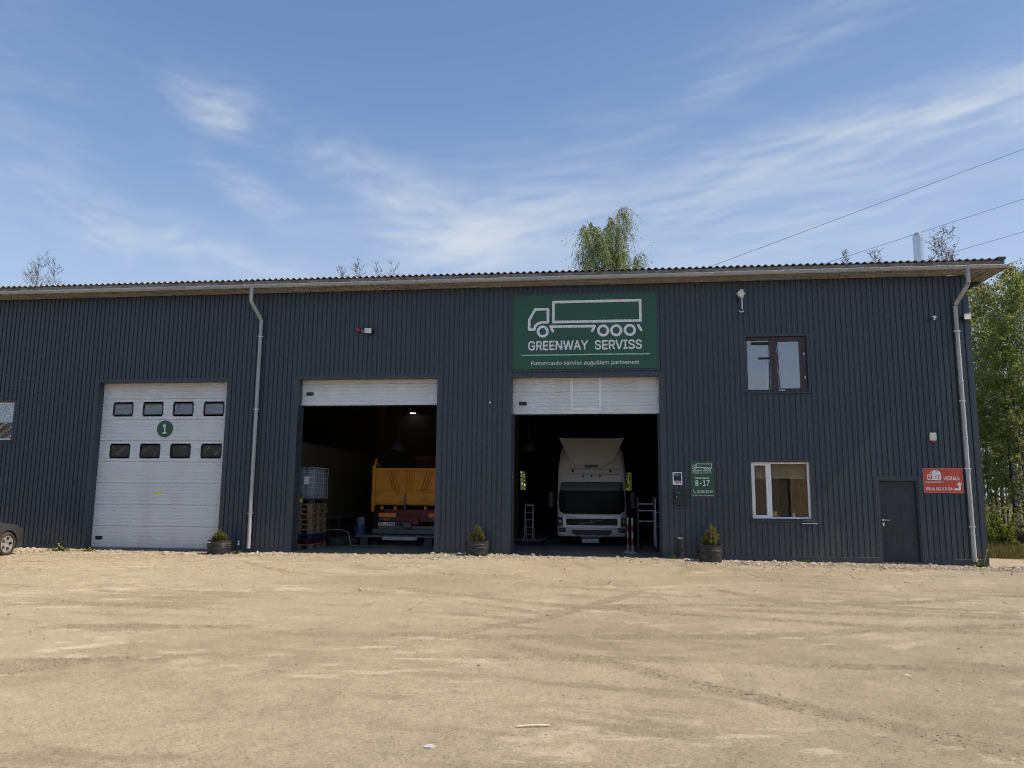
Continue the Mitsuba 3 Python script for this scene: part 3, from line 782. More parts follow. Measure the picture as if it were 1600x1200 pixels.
SX0, SX1, SZ0, SZ1 = -2.543, 1.36, 5.001, 7.083
S = thing('company_sign', 'large green company sign with white truck outline above the right gate', 'sign')
put(S, 'board', G().box(SX0, SX1, -.05, -.03, SZ0, SZ1, .003), 'm_green')
put(S, 'frame', G().prism(rect(SX0 - .05, SZ0 - .05, SX1 + .05, SZ1 + .05).difference(rect(SX0 - .004, SZ0 - .004, SX1 + .004, SZ1 + .004)), -.028, -.002), 'm_trim')
mp = lambda x, y: (SX0 + (SX1 - SX0) * bil(x, y)[0], SZ0 + (SZ1 - SZ0) * bil(x, y)[1])
put(S, 'truck_emblem', G().prism(emblem(mp, .070), -.054, -.0505), 'm_white_print')
g = G()
for (t, xa, xb, ya, yb) in (('GREENWAY', 272, 828, 643, 560), ('SERVISS', 888, 1318, 630, 546)):
    xa_, z0 = mp(xa, ya); xb_, z1 = mp(xb, yb if t == 'x' else ya - 10)
    g.add(*text(t, xa_, xb_, mp((xa + xb) / 2, (645 + 636) / 2 - (14 if t == 'SERVISS' else 4))[1], .245, -.0505))
for lm in g.mesh().split(only_watertight=False):
    put(S, 'letter', lm, 'm_white_print')
xa_, z0 = mp(207, 690); xb_, z1 = mp(1387, 668)
put(S, 'underline', G().box(xa_, xb_, -.053, -.0505, (z0 + z1) / 2 - .016, (z0 + z1) / 2 + .016), 'm_mint')
xa_, z0 = mp(300, 778); xb_, z1 = mp(1290, 762)
put(S, 'slogan', G().add(*text('Komercauto serviss augošiem partneriem', xa_, xb_, (z0 + z1) / 2, .105, -.0505, False)), 'm_white_print', kind='stuff')

H0, H1, HZ0, HZ1 = 2.145, 2.74, 1.597, 2.517
S = thing('hours_sign', 'small green opening hours sign with white 8-17 beside the white window', 'sign')
put(S, 'board', G().box(H0, H1, -.014, -.006, HZ0, HZ1, .002), 'm_green')
put(S, 'rim', G().prism(rect(H0 - .004, HZ0 - .004, H1 + .004, HZ1 + .004).difference(rect(H0 + .001, HZ0 + .001, H1 - .001, HZ1 - .001)), -.016, -.005), 'm_greysteel')
hm = lambda x, y: (H0 + (x - 465) / 455.0 * .595, HZ0 + (912 - y) / 670.0 * .92)  # pixels of the enlarged view of this sign
def em(x, y):
    u, v = bil(x, y)
    return (H0 + .048 + (u - .108) / .79 * .50, HZ0 + .715 + (v - .45) / .5 * .155)
put(S, 'truck_emblem', G().prism(emblem(em, .011), -.0165, -.0145), 'm_white_print')
g = G()
xa_, z_ = hm(502, 430); xb_, _ = hm(862, 430)
g.add(*text('GREENWAY SERVISS', xa_, xb_, z_, .036, -.0145, True, .002))
xa_, z_ = hm(520, 478); xb_, _ = hm(850, 478)
g.add(*text('Komercauto serviss augošiem partneriem', xa_, xb_, z_, .015, -.0145, False, .002))
xa_, z_ = hm(545, 570); xb_, _ = hm(825, 570)
g.add(*text('Darba dienās', xa_, xb_, z_, .045, -.0145, True, .002))
xa_, z_ = hm(552, 704); xb_, _ = hm(828, 704)
g.add(*text('8-17', xa_, xb_, z_, .145, -.0145, True, .002))
xa_, z_ = hm(588, 836); xb_, _ = hm(888, 836)
g.add(*text('22 54 53 22', xa_, xb_, z_, .066, -.0145, True, .002))
put(S, 'lettering', g, 'm_white_print', kind='stuff')
g = G()
ph = [hm(515 + 60 * math.sin(t) * .9, 775 + 62 * (1 - math.cos(t))) for t in np.linspace(0, 0, 1)]
ph = [hm(512, 790), hm(518, 808), hm(531, 824), hm(557, 834)]
g.prism(LineString(ph).buffer(.006).union(Point(ph[0]).buffer(.013)).union(Point(ph[-1]).buffer(.013)), -.0165, -.0145)
for (x0_, x1_, y__) in ((498, 520, 878), (728, 742, 878)):
    q0, q1 = hm(x0_, y__), hm(x1_, y__)
    g.box(q0[0], q1[0], -.0165, -.0145, q0[1] - .012, q0[1] + .012)
put(S, 'phone_icon', g, 'm_white_print')
for (x0_, x1_) in ((538, 700), (752, 898)):
    q0, q1 = hm(x0_, 880), hm(x1_, 880)
    put(S, 'fine_print', G().box(q0[0], q1[0], -.016, -.0145, q0[1] - .008, q0[1] + .008), 'm_mint')
q0, q1 = hm(482, 450), hm(885, 450)
put(S, 'underline', G().box(q0[0], q1[0], -.016, -.0145, q0[1] - .004, q0[1] + .004), 'm_mint')

R0_, R1_, RZ0, RZ1 = 7.885, 8.819, 1.746, 2.354
S = thing('direction_sign', 'red shop sign with white arrow and lettering beside the entrance door', 'sign')
put(S, 'board', G().box(R0_, R1_, -.014, -.006, RZ0, RZ1, .002), 'm_red')
put(S, 'rim', G().prism(rect(R0_ - .004, RZ0 - .004, R1_ + .004, RZ1 + .004).difference(rect(R0_ + .006, RZ0 + .006, R1_ - .006, RZ1 - .006)), -.0155, -.005), 'm_pink')
rm = lambda x, y: (R0_ + ((x - 205 - (y - 205) * .075) / 1095.0) * .934, RZ0 + (890 - y) / 685.0 * .608)
g = G()
for (t, xa, xb, y__, h_, bo) in (('VEIKALS', 785, 1228, 530, .085, True), ('IEEJA AIZ STŪRA', 298, 1045, 815, .068, True), ('GRAVMASSION.LV', 278, 785, 612, .036, True)):
    xa_, z_ = rm(xa, y__); xb_, _ = rm(xb, y__)
    g.add(*text(t, xa_, xb_, z_, h_, -.0145, bo, .002))
put(S, 'lettering', g, 'm_white_print', kind='stuff')
pl = lambda pts: Polygon([rm(*p) for p in pts])
put(S, 'arrow', G().prism(pl([(1085, 760), (1085, 815), (1270, 815), (1265, 670), (1308, 668), (1222, 575), (1148, 672), (1205, 671), (1208, 758)]), -.0165, -.0145), 'm_white_print')
em2 = pl([(325, 380), (395, 375), (395, 320), (470, 270), (560, 245), (640, 270), (710, 320), (720, 535), (420, 530), (375, 540), (330, 505)])
em2 = em2.difference(pl([(345, 400), (460, 398), (470, 490), (420, 515), (352, 480)])).difference(pl([(415, 330), (458, 305), (455, 365), (412, 370)])).difference(pl([(530, 300), (580, 275), (640, 297)])).difference(pl([(590, 392), (680, 390), (680, 410), (590, 412)])).difference(pl([(545, 400), (580, 430), (580, 470), (555, 450)])).difference(pl([(505, 470), (525, 470), (525, 500), (505, 500)])).difference(pl([(630, 425), (655, 425), (655, 505), (630, 505)]))
em2 = em2.union(Point(rm(405, 440)).buffer(.022))
put(S, 'building_emblem', G().prism(em2, -.0165, -.0145), 'm_white_print')

S = thing('notice_board', 'small framed dark blue notice above the black mailbox', 'notice')
nx0, nx1, nz0, nz1 = 1.685, 1.925, 1.905, 2.235
put(S, 'sheet', G().box(nx0 + .012, nx1 - .012, -.012, -.006, nz0 + .012, nz1 - .012), 'm_white')
put(S, 'frame', G().prism(rect(nx0, nz0, nx1, nz1).difference(rect(nx0 + .02, nz0 + .02, nx1 - .02, nz1 - .02)), -.022, -.005), 'm_white')
put(S, 'blue_panel', G().box(nx0 + .03, nx1 - .025, -.0145, -.0125, nz0 + .105, nz1 - .028), 'm_navy')
put(S, 'title', G().add(*text('Volvo', nx0 + .05, nx1 - .07, nz1 - .088, .026, -.0148, True, .002)), 'm_white_print')
put(S, 'footer', G().box(nx0 + .065, nx1 - .022, -.0145, -.0125, nz0 + .035, nz0 + .098), 'm_pink')
put(S, 'footer_mark', G().box(nx0 + .085, nx0 + .115, -.0165, -.0147, nz0 + .04, nz0 + .068).box(nx1 - .045, nx1 - .028, -.0165, -.0147, nz0 + .04, nz0 + .068), 'm_brown')

S = thing('mailbox', 'black wall mailbox below the small blue notice', 'mailbox')
put(S, 'body', G().box(1.735, 2.035, -.11, -.002, 1.385, 1.755, .006), 'm_mailbox')
put(S, 'flap', G().box(1.725, 2.045, -.122, -.112, 1.655, 1.765, .004), 'm_mailbox')
put(S, 'lock', G().lathe([(0, -.118), (.014, -.118), (.014, -.11), (0, -.11)], (1.765, 0, 1.60), 12, 'y'), 'm_chrome')
put(S, 'name_plate', G().box(1.77, 1.85, -.1245, -.1225, 1.69, 1.72), 'm_greysteel')


# ------------------------------------------------------------------ wall fittings
def floodlight(x, z, yaw, lab):
    S = thing('floodlight', lab, 'floodlight', None)
    o = (x, -.17, z)
    put(S, 'housing', G().box(x - .105, x + .105, -.165, -.135, z - .085, z + .085, .008).turn(yaw, o), 'm_black')
    put(S, 'lens', G().box(x - .092, x + .092, -.1685, -.1655, z - .072, z + .072).turn(yaw, o), 'm_led')
    put(S, 'bracket', G().box(x - .12, x - .108, -.165, -.06, z - .012, z + .012).box(x + .108, x + .12, -.165, -.06, z - .012, z + .012).box(x - .12, x + .12, -.059, -.002, z - .014, z + .014), 'm_black')
    return S


k = floodlight(-6.645, 6.15, .25, 'square floodlight beside the red alarm lamp above the middle gate')
put(k, 'cable', G().tube([(-6.76, -.05, 6.10), (-6.86, -.03, 6.17), (-6.95, -.04, 6.24)], .007, 5), 'm_white')
k = floodlight(9.17, 6.215, .15, 'square floodlight at the right corner near the downpipe')
put(k, 'sensor', G().box(9.30, 9.42, -.14, -.07, 6.19, 6.23, .01), 'm_black')
S = thing('alarm_lamp', 'small round red alarm lamp beside the floodlight above the middle gate', 'alarm lamp')
put(S, 'dome', G().lathe([(0, -.13), (.035, -.122), (.056, -.10), (.064, -.07), (.064, -.04)], (-6.96, 0, 6.20), 20, 'y'), 'm_siren', True)
put(S, 'base', G().lathe([(0, -.04), (.07, -.04), (.07, -.001)], (-6.96, 0, 6.20), 20, 'y'), 'm_black', 30)
S = thing('antenna', 'small round beige antenna on a white bent arm above the brown window', 'antenna')
ax, az_ = 3.545, 6.93
put(S, 'disc', G().lathe([(0, -.30), (.082, -.295), (.09, -.28), (.09, -.245), (.07, -.235), (0, -.235)], (ax, 0, az_), 20, 'y').box(ax - .11, ax + .11, -.285, -.25, az_ - .015, az_ + .015).box(ax - .02, ax + .06, -.285, -.25, az_ - .115, az_ + .115), 'm_cream', 30)
put(S, 'arm', G().tube([(ax + .02, -.24, az_ - .02), (ax + .03, -.20, az_ - .1), (ax + .045, -.16, az_ - .40)], .016, 8), 'm_white', 40)
put(S, 'bracket', G().tube([(ax - .02, -.02, az_ - .40), (ax - .03, -.12, az_ - .44), (ax + .0, -.16, az_ - .47), (ax + .06, -.15, az_ - .46), (ax + .085, -.06, az_ - .40)], .014, 6), 'm_white', 40)
S = thing('security_camera', 'small white security camera on the upper wall left of the right downpipe', 'camera')
cx, cz = 8.372, 6.215
put(S, 'mount', G().lathe([(0, -.03), (.055, -.03), (.06, -.001)], (cx + .03, 0, cz + .01), 16, 'y').tube([(cx + .03, -.03, cz + .01), (cx + .02, -.09, cz)], .022, 8), 'm_white', 30)
put(S, 'body', G().tube([(cx + .05, -.06, cz + .03), (cx - .06, -.17, cz - .03)], .042, 14), 'm_white', 40)
put(S, 'lens', G().tube([(cx - .0605, -.1705, cz - .03), (cx - .085, -.195, cz - .043)], .037, 14), 'm_black', 40)
S = thing('alarm_box', 'white alarm sounder box with red base above the red shop sign', 'alarm box')
put(S, 'cover', G().box(8.09, 8.25, -.085, -.002, 3.05, 3.255, .02), 'm_cream')
put(S, 'strobe', G().box(8.11, 8.23, -.078, -.006, 3.005, 3.049, .012), 'm_siren')
S = thing('wall_socket', 'two small white pipe caps low on the wall beside the left downpipe', 'pipe cap')
put(S, 'cap', G().lathe([(0, -.03), (.03, -.03), (.03, 0)], (-10.18, 0, .20), 12, 'y'), 'm_white')
put(S, 'cap', G().lathe([(0, -.03), (.022, -.03), (.022, 0)], (-10.18, 0, .27), 12, 'y'), 'm_white')
S = thing('wall_bolt', 'tiny pale bolt head on the wall between the two open gates', 'bolt')
put(S, 'head', G().lathe([(0, -.03), (.025, -.028), (.03, 0)], (-3.175, 0, 4.11), 12, 'y'), 'm_cream')


# ------------------------------------------------------------------ planters with small conifers, ashtray, weeds
def leaves(pos, size, rng, elong=1.6, up=None):
    n = len(pos)
    a = rng.normal(size=(n, 3)) if up is None else up + rng.normal(size=(n, 3)) * 0.35
    a /= np.linalg.norm(a, axis=1, keepdims=True)
    b = np.cross(a, rng.normal(size=(n, 3)))
    b /= np.linalg.norm(b, axis=1, keepdims=True)
    s = size[:, None]
    v = np.stack([pos - a * s * elong * .5, pos + b * s * .5, pos + a * s * elong * .5, pos - b * s * .5], 1)
    f = (np.array([(0, 1, 2), (0, 2, 3)])[None] + (np.arange(n) * 4)[:, None, None]).reshape(-1, 3)
    return v.reshape(-1, 3), f


def planter(x, y, h, r, bands, seed, ch, cw, lab, clab, lean=0.0, flecks=False):
    z0 = float(gz(x, y - .2)) - .02
    S = thing('planter_pot', lab, 'plant pot')
    prof = [(r * .95, 0)]
    for z in np.linspace(0.02, h - .02, 40):
        d = sum(.012 * math.exp(-((z - b_) / .014) ** 2) for b_ in bands)
        prof.append((r * (.955 + .03 * z / h) + d, z))
    prof += [(r * 1.0, h - .012), (r * 1.02, h), (r * .96, h), (r * .94, h - .06)]
    put(S, 'wall', G().lathe(prof, (x, y, z0), 48), 'm_pot', 50)
    put(S, 'soil', G().lathe([(r * .945, h - .05), (0, h - .035)], (x, y, z0), 24), 'm_soil')
    if flecks:
        rr = np.random.default_rng(3)
        g = G()
        for i in range(7):
            t = -1.9 - .09 * i + rr.uniform(-.02, .02)
            g.add(*(lambda m: (m.vertices * [.02, .012, .014] + [x + (r + .006) * math.cos(t), y + (r + .006) * math.sin(t), z0 + h - .045 + rr.uniform(-.012, .012)], m.faces))(trimesh.creation.icosphere(subdivisions=1)))
        put(S, 'paint_fleck', g, 'm_white')
    P = thing('dwarf_conifer', clab, 'shrub')
    rg = np.random.default_rng(seed)
    n = 95
    th, u = rg.uniform(0, 6.28, n), rg.uniform(0, 1, n) ** .8
    base = np.stack([x + .35 * cw * u * np.cos(th) * rg.uniform(.2, 1, n), y + .35 * cw * u * np.sin(th) * rg.uniform(.2, 1, n), np.full(n, z0 + h - .06)], -1)
    hh = ch * (1 - .62 * u ** 1.5) * rg.uniform(.5, 1.12, n)
    tip = np.stack([x + lean * hh + cw * 1.12 * u * np.cos(th), y + cw * u * np.sin(th), z0 + h - .04 + hh], -1)
    stem = G()
    L_, S_, U_ = [], [], []
    for i in range(n):
        mid = base[i] * .5 + tip[i] * .5 + np.array([math.cos(th[i]) * .05, math.sin(th[i]) * .05, -.02])
        t = np.linspace(.15, 1, 26)[:, None]
        pth = (1 - t) ** 2 * base[i] + 2 * t * (1 - t) * mid + t * t * tip[i]
        if i % 3 == 0: stem.tube(pth[::6], .004, 4, False)
        for _ in range(3):
            o = rg.normal(size=pth.shape) * .012
            L_.append(pth + o); S_.append(rg.uniform(.008, .014, len(pth)))
            dirv = (tip[i] - base[i]) / np.linalg.norm(tip[i] - base[i])
            U_.append(np.repeat(dirv[None], len(pth), 0) + o * 40)
    put(P, 'stem', stem, 'm_bark_dark')
    v, f = leaves(np.vstack(L_), np.concatenate(S_), rg, 4.2, np.vstack(U_))
    put(P, 'foliage', G().add(v, f), 'm_leaf_conifer')


planter(-10.46, -.56, .405, .312, (.30, .25, .20), 11, .30, .19, 'ribbed black plant pot with white flecks beside the closed gate', 'sparse brownish green dwarf conifer in the pot beside the closed gate', 0, True)
planter(-3.385, -.58, .415, .300, (.30, .235, .20), 12, .40, .19, 'dusty dark plant pot between the two open gates', 'rounded green dwarf conifer in the pot between the open gates')
planter(2.51, -.58, .45, .300, (.315, .285), 13, .50, .20, 'dusty dark plant pot below the green hours sign', 'tall loose dwarf conifer in the pot below the hours sign', .12)
S = thing('ashtray_post', 'slim dark grey ashtray tube against the wall right of the open gate', 'ashtray')
az0 = float(gz(1.83, -.2)) - .02
put(S, 'tube', G().lathe([(.075, 0), (.075, .54)], (1.83, -.14, az0), 24), 'm_pot', 40)
put(S, 'lid', G().lathe([(.0755, .541), (.082, .545), (.082, .575), (.06, .588), (0, .59)], (1.83, -.14, az0), 24), 'm_steel', 40)
put(S, 'opening', G().lathe([(0, -.222), (.033, -.222), (.033, -.20)], (1.80, 0, az0 + .42), 14, 'y'), 'm_black')


def weed(x, y, h, w, n, seed, lab, flower=(), cat='weed'):
    rg = np.random.default_rng(seed)
    z0 = float(gz(x, y))
    S = thing('weed_plant', lab, cat)
    g = G()
    for i in range(n):
        t = rg.uniform(0, 6.28); e = rg.uniform(.5, 1.3); l = h * rg.uniform(.5, 1.0)
        b = np.array([x + rg.normal() * w * .35, y + rg.normal() * w * .2, z0 - .01])
        d = np.array([math.cos(t) * math.cos(e), math.sin(t) * math.cos(e), math.sin(e)])
        s = np.cross(d, [0, 0, 1.0]); s /= np.linalg.norm(s)
        wd = rg.uniform(.008, .018)
        p = [b, b + d * l * .5 + s * wd, b + d * l * .5 - s * wd, b + d * l + np.array([0, 0, -l * .25])]
        g.add(p, [(0, 1, 2), (1, 3, 2)])
    put(S, 'leaf_tuft', g, 'm_weed')
    for (fx, fz) in flower:
        put(S, 'flower', G().tube([(x + fx * .3, y, z0), (x + fx, y - .02, z0 + fz)], .003, 4).add(*(lambda m: (m.vertices * [.022, .022, .012] + [x + fx, y - .02, z0 + fz], m.faces))(trimesh.creation.icosphere(subdivisions=1))), 'm_petal')


weed(-15.0, -.75, .22, .50, 130, 1, 'yellow flowering dandelion at the wall near the parked car', ((.0, .16), (.06, .12), (-.03, .20)), 'dandelion')
weed(-14.25, -.6, .16, .35, 70, 2, 'low green weed tuft left of the closed gate', ((.05, .10),))
weed(-10.0, -.40, .20, .30, 110, 3, 'green weed tuft at the foot of the left downpipe')
weed(1.60, -.22, .24, .12, 40, 4, 'dark weed tuft left of the ashtray tube')
weed(4.95, -.16, .17, .14, 40, 5, 'tiny weed at the wall below the white window')
weed(8.93, -.36, .24, .12, 90, 6, 'weed with a tall yellow flower at the foot of the right downpipe', ((.16, .42), (-.08, .20)))
weed(-4.2, -.25, .14, .35, 70, 7, 'low weed tuft left of the pot between the open gates')
weed(5.75, -.18, .12, .2, 40, 9, 'low weed at the wall between the white window and the door')
weed(-2.95, -.22, .10, .2, 36, 10, 'low weed tuft right of the pot between the open gates')
weed(9.6, -.35, .07, .14, 30, 8, 'tiny low weed on the gravel at the right corner')

# debris on the yard
v = np.array([(-.06, 0, 0), (-.03, .05, .01), (.03, .055, .012), (.065, .01, .008), (.03, -.05, .012), (-.04, -.045, .006)])
v *= .62; v[:, :2] += (-1.145, -15.5); v[:, 2] += float(gz(-1.145, -15.5)) + .004
vb = v - [0, 0, .012]
single('shard', G().add(np.vstack([v, vb]), [(0, 5, 4), (0, 4, 3), (0, 3, 2), (0, 2, 1), (6, 7, 8), (6, 8, 9), (6, 9, 10), (6, 10, 11)] + [(i, (i + 1) % 6, 6 + (i + 1) % 6) for i in range(6)] + [(i, 6 + (i + 1) % 6, 6 + i) for i in range(6)]), 'm_shard', 'pale grey flat shard lying in the foreground sand', 'shard')
sx, sy = -.53, -15.0
sz_ = float(gz(sx, sy)) + .008
single('wood_strip', G().tube([(sx - .11, sy - .03, sz_), (sx - .02, sy - .005, sz_ + .006), (sx + .05, sy + .012, sz_ + .004), (sx + .115, sy + .035, sz_)], .0075, 5), 'm_stick', 'thin pale wood strip lying on the sand in the foreground', 'wood strip')

# ------------------------------------------------------------------ things inside the open gates
FZ = 0.022


def pallet(x, y, z, m, lab, yaw=0.0):
    S = thing('pallet', lab, 'pallet', None)
    rp = np.random.default_rng(int(abs(z) * 1000) + 1)
    o = (x, y, z)
    for i in range(5):
        yy = y - .40 + .8 * i / 5
    for i in range(5):
        x0 = x - .40 + i * .164
        put(S, 'deck_board', G().box(x0, x0 + (.135 if i % 2 else .144), y - .6, y + .6, z + .122, z + .143, .002).turn(yaw, o), m)
    for yy in (-.6, -.07, .46):
        put(S, 'stringer_board', G().box(x - .4, x + .4, y + yy, y + yy + .14, z + .101, z + .121).turn(yaw, o), m)
    for i in (-1, 0, 1):
        for yy in (-.6, -.07, .46):
            put(S, 'block', G().box(x + i * .335 - .065, x + i * .335 + .065, y + yy, y + yy + .14, z + .0225, z + .1005, .003).turn(yaw, o), m)
    for i in (-1, 0, 1):
        put(S, 'bottom_board', G().box(x + i * .335 - .065, x + i * .335 + .065, y - .6, y + .6, z, z + .022).turn(yaw, o), m)
    return S


px_, py_ = -8.90, 1.55
rp = np.random.default_rng(4)
ordw = ('lowest', 'red second lowest', 'blue third lowest', 'fourth lowest', 'fifth lowest', 'sixth lowest', 'seventh lowest', 'third highest', 'second highest', 'topmost')
for i in range(9):
    m_ = 'm_wood_red' if i == 1 else 'm_wood_blue' if i == 2 else 'm_wood'
    o = ordw[i] if i < 8 else 'topmost'
    pallet(px_ + rp.uniform(-.03, .03), py_ + rp.uniform(-.04, .04), FZ + .1445 * i, m_, f'{o} pallet of the tall stack inside the middle gate', rp.uniform(-.03, .03))
zb = FZ + .1445 * 9
T_ = thing('liquid_tank', 'white plastic liquid tank in a wire cage on top of the pallet stack', 'tank')
tk = m3.Manifold.cube((.72, 1.0, .86), True).refine_to_length(.09)
mv = tk.to_mesh(); v = mv.vert_properties[:, :3].copy()
e = np.abs(v) / np.array([.36, .5, .43])
v *= 1 - .055 * np.sort(e, 1)[:, 1:2] ** 6
v = v + np.array([px_ + .02, py_, zb + .14 + .44])
put(T_, 'bladder', trimesh.Trimesh(v, mv.tri_verts, process=False), 'm_tank', True)
put(T_, 'base', G().box(px_ - .40, px_ + .42, py_ - .55, py_ + .55, zb + .1, zb + .135, .01).box(px_ - .40, px_ - .26, py_ - .55, py_ - .40, zb + .0, zb + .1).box(px_ + .28, px_ + .42, py_ - .55, py_ - .40, zb, zb + .1).box(px_ - .06, px_ + .08, py_ - .55, py_ - .40, zb, zb + .1).box(px_ - .40, px_ + .42, py_ + .40, py_ + .55, zb, zb + .1), 'm_darksteel')
put(T_, 'yellow_panel', G().box(px_ - .40, px_ + .10, py_ - .556, py_ - .551, zb + .02, zb + .135), 'm_yellow')
put(T_, 'label_sheet', G().box(px_ + .12, px_ + .26, py_ - .555, py_ - .551, zb + .55, zb + .78), 'm_white')
g = G()
xa, xb, ya, yb = px_ - .38, px_ + .42, py_ - .545, py_ + .545
for zz in np.linspace(zb + .16, zb + 1.04, 7):
    g.tube([(xa, ya, zz), (xb, ya, zz), (xb, yb, zz), (xa, yb, zz), (xa, ya, zz)], .008, 5)
for xx_ in np.linspace(xa, xb, 6):
    g.tube([(xx_, ya, zb + .14), (xx_, ya, zb + 1.04)], .008, 5)
for yy in np.linspace(ya, yb, 7):
    g.tube([(xb, yy, zb + .14), (xb, yy, zb + 1.04)], .008, 5)
put(T_, 'cage', g, 'm_galv')
put(T_, 'cap', G().lathe([(.11, 1.02), (.12, 1.03), (.12, 1.07), (0, 1.075)], (px_ + .02, py_, zb), 20), 'm_darksteel')

# yellow tipper seen from behind
TX, TY = -6.43, 4.0
S = thing('tipper_truck', 'yellow tipper body on a dark red truck chassis inside the middle gate', 'truck')
w2 = 1.25
put(S, 'tipper_body', G().box(TX - w2 + .05, TX - w2 + .11, TY + .08, TY + 4.6, 1.34, 2.50).box(TX + w2 - .11, TX + w2 - .05, TY + .08, TY + 4.6, 1.34, 2.50).box(TX - w2 + .05, TX + w2 - .05, TY + .08, TY + 4.6, 1.26, 1.335).box(TX - w2 + .06, TX + w2 - .06, TY + 4.61, TY + 4.68, 1.27, 2.55).box(TX - w2, TX - w2 + .12, TY - .02, TY + .075, 1.22, 2.55, .01).box(TX + w2 - .12, TX + w2, TY - .02, TY + .075, 1.22, 2.55, .01), 'm_tippergold')
tg = G().box(TX - w2 + .125, TX + w2 - .125, TY + .02, TY + .06, 1.33, 2.44)
tg.box(TX - w2 + .125, TX + w2 - .125, TY - .03, TY + .018, 2.36, 2.46, .012).box(TX - w2 + .13, TX + w2 - .13, TY - .025, TY + .018, 1.68, 1.73, .008).box(TX - w2 + .13, TX + w2 - .13, TY - .03, TY + .018, 1.30, 1.355, .008)
def rib(xt, xb, wd):
    tg.prism(Polygon([(xt - wd, 2.355), (xt + wd, 2.355), (xb + wd, 1.735), (xb - wd, 1.735)]), TY - .045, TY + .018)
for (xt, xb) in ((TX - .66, TX - .46), (TX + .66, TX + .46), (TX - .02, TX - .02)):
    rib(xt - .09, xb - .09, .022); rib(xt + .09, xb + .09, .022); rib(xt, xb, .022)
put(S, 'tailgate', tg, 'm_tippergold')
put(S, 'gate_latch', G().tube([(TX - .12, TY - .035, 1.62), (TX - .12, TY - .045, 1.20)], .018, 6).box(TX - .16, TX - .08, TY - .06, TY - .03, 1.38, 1.46).box(TX - .15, TX - .09, TY - .06, TY - .03, 1.14, 1.20), 'm_greysteel')
put(S, 'hinge_horn', G().tube([(TX - w2 + .09, TY, 2.52), (TX - w2 + .10, TY, 2.68), (TX - w2 + .13, TY, 2.76)], .03, 6).tube([(TX - w2 + .12, TY, 2.66), (TX - w2 + .24, TY, 2.52)], .014, 5), 'm_tippergold')
for xx_ in (TX - w2 + .05, TX - w2 + .35, TX - .45, TX + .55, TX + w2 - .1):
    put(S, 'body_foot', G().box(xx_ - .04, xx_ + .04, TY - .0, TY + .12, 1.12 - .08 * (xx_ < TX - 1.1), 1.218), 'm_tippergold')
for s_ in (-1, 1):
    put(S, 'chassis_rail', G().box(TX + s_ * .40 - .05, TX + s_ * .40 + .05, TY + .12, TY + 6.5, .78, 1.10, .01), 'm_redchassis')
put(S, 'cross_member', G().box(TX - .85, TX + .85, TY + .10, TY + .2, .72, 1.12, .01).box(TX - .5, TX + .35, TY + .02, TY + .09, .62, .92, .02), 'm_redchassis')
put(S, 'hitch', G().box(TX - .16, TX + .12, TY - .12, TY + .01, .52, .72, .03).tube([(TX - .1, TY - .08, .72), (TX + .1, TY - .05, .56)], .02, 6).tube([(TX - .2, TY - .02, .55), (TX - .05, TY - .02, .66)], .015, 6), 'm_greysteel')
for s_, xl in ((-1, TX - .98), (1, TX + .68)):
    put(S, 'marker_board', G().box(xl, xl + .60, TY - .07, TY - .055, .87, 1.01, .004), 'm_orange')
    g = G()
    for q_ in np.arange(0, .56, .17):
        g.prism(Polygon([(xl + .04 + q_, .885), (xl + .10 + q_, .885), (xl + .16 + q_, .995), (xl + .10 + q_, .995)]).intersection(rect(xl + .01, .88, xl + .59, 1.0)), TY - .0745, TY - .0705)
    put(S, 'marker_stripes', g, 'm_amber')
    put(S, 'tail_lamp', G().box(xl, xl + .58, TY - .04, TY + .03, .745, .855, .01), 'm_darksteel')
    put(S, 'reflector', G().prism(Polygon([(xl + .10, .855), (xl + .42, .855), (xl + .26, .72)]), TY - .055, TY - .042), 'm_redlamp')
    put(S, 'mudguard', G().box(TX + s_ * .95 - .3, TX + s_ * .95 + .3, TY + .25, TY + .28, .35, 1.15), 'm_rubber')
    for yy in (TY + .95, TY + 2.35):
        put(S, 'wheel', G().lathe([(.30, -.27), (.48, -.26), (.52, -.2), (.52, .2), (.48, .26), (.30, .27)], (0, 0, 0), 28).turn(0), 'm_tyre', 40)
        g_ = G().lathe([(.10, -.27), (.30, -.25), (.48, -.26), (.52, -.2), (.52, .2), (.48, .26), (.30, .25), (.10, .27)], (0, 0, 0), 28)
        vv = np.vstack(g_.v); vv = np.stack([vv[:, 2] + TX + s_ * .95, vv[:, 0] + yy, vv[:, 1] + .545], -1)
        scene[S + '__wheel' + (f'_{COUNT[S + "__wheel"] - 1:03d}' if COUNT[S + '__wheel'] > 1 else '')] = mikit.ply(G().add(vv, np.vstack(g_.f)).mesh(), 'm_tyre', 40)
put(S, 'number_plate', G().box(TX - .98, TX - .43, TY - .06, TY - .05, .60, .715, .003), 'm_plate')
put(S, 'plate_text', G().add(*text('ML-1398', TX - .95, TX - .46, .622, .07, TY - .0605, True, .002)), 'm_black')
put(S, 'underrun_bar', G().box(TX - 1.2, TX + 1.25, TY + .0, TY + .08, .33, .50, .02).box(TX - 1.18, TX - 1.02, TY - .03, TY + .0, .36, .46), 'm_greysteel')
put(S, 'bumper_plate', G().box(TX - 1.0, TX + 1.2, TY + .02, TY + .05, .505, .60), 'm_greysteel')
put(S, 'cab', G().box(TX - 1.2, TX + 1.2, TY + 5.0, TY + 6.9, .9, 3.1, .12), 'm_redchassis')
S = thing('platform_lift', 'low grey lifting platform on the floor behind the yellow tipper', 'lift platform')
put(S, 'deck', G().box(-7.9, -5.3, 3.1, 3.75, .27, .33, .01), 'm_greysteel')
put(S, 'edge', G().box(-7.0, -5.9, 3.06, 3.095, .19, .30, .01), 'm_galv')
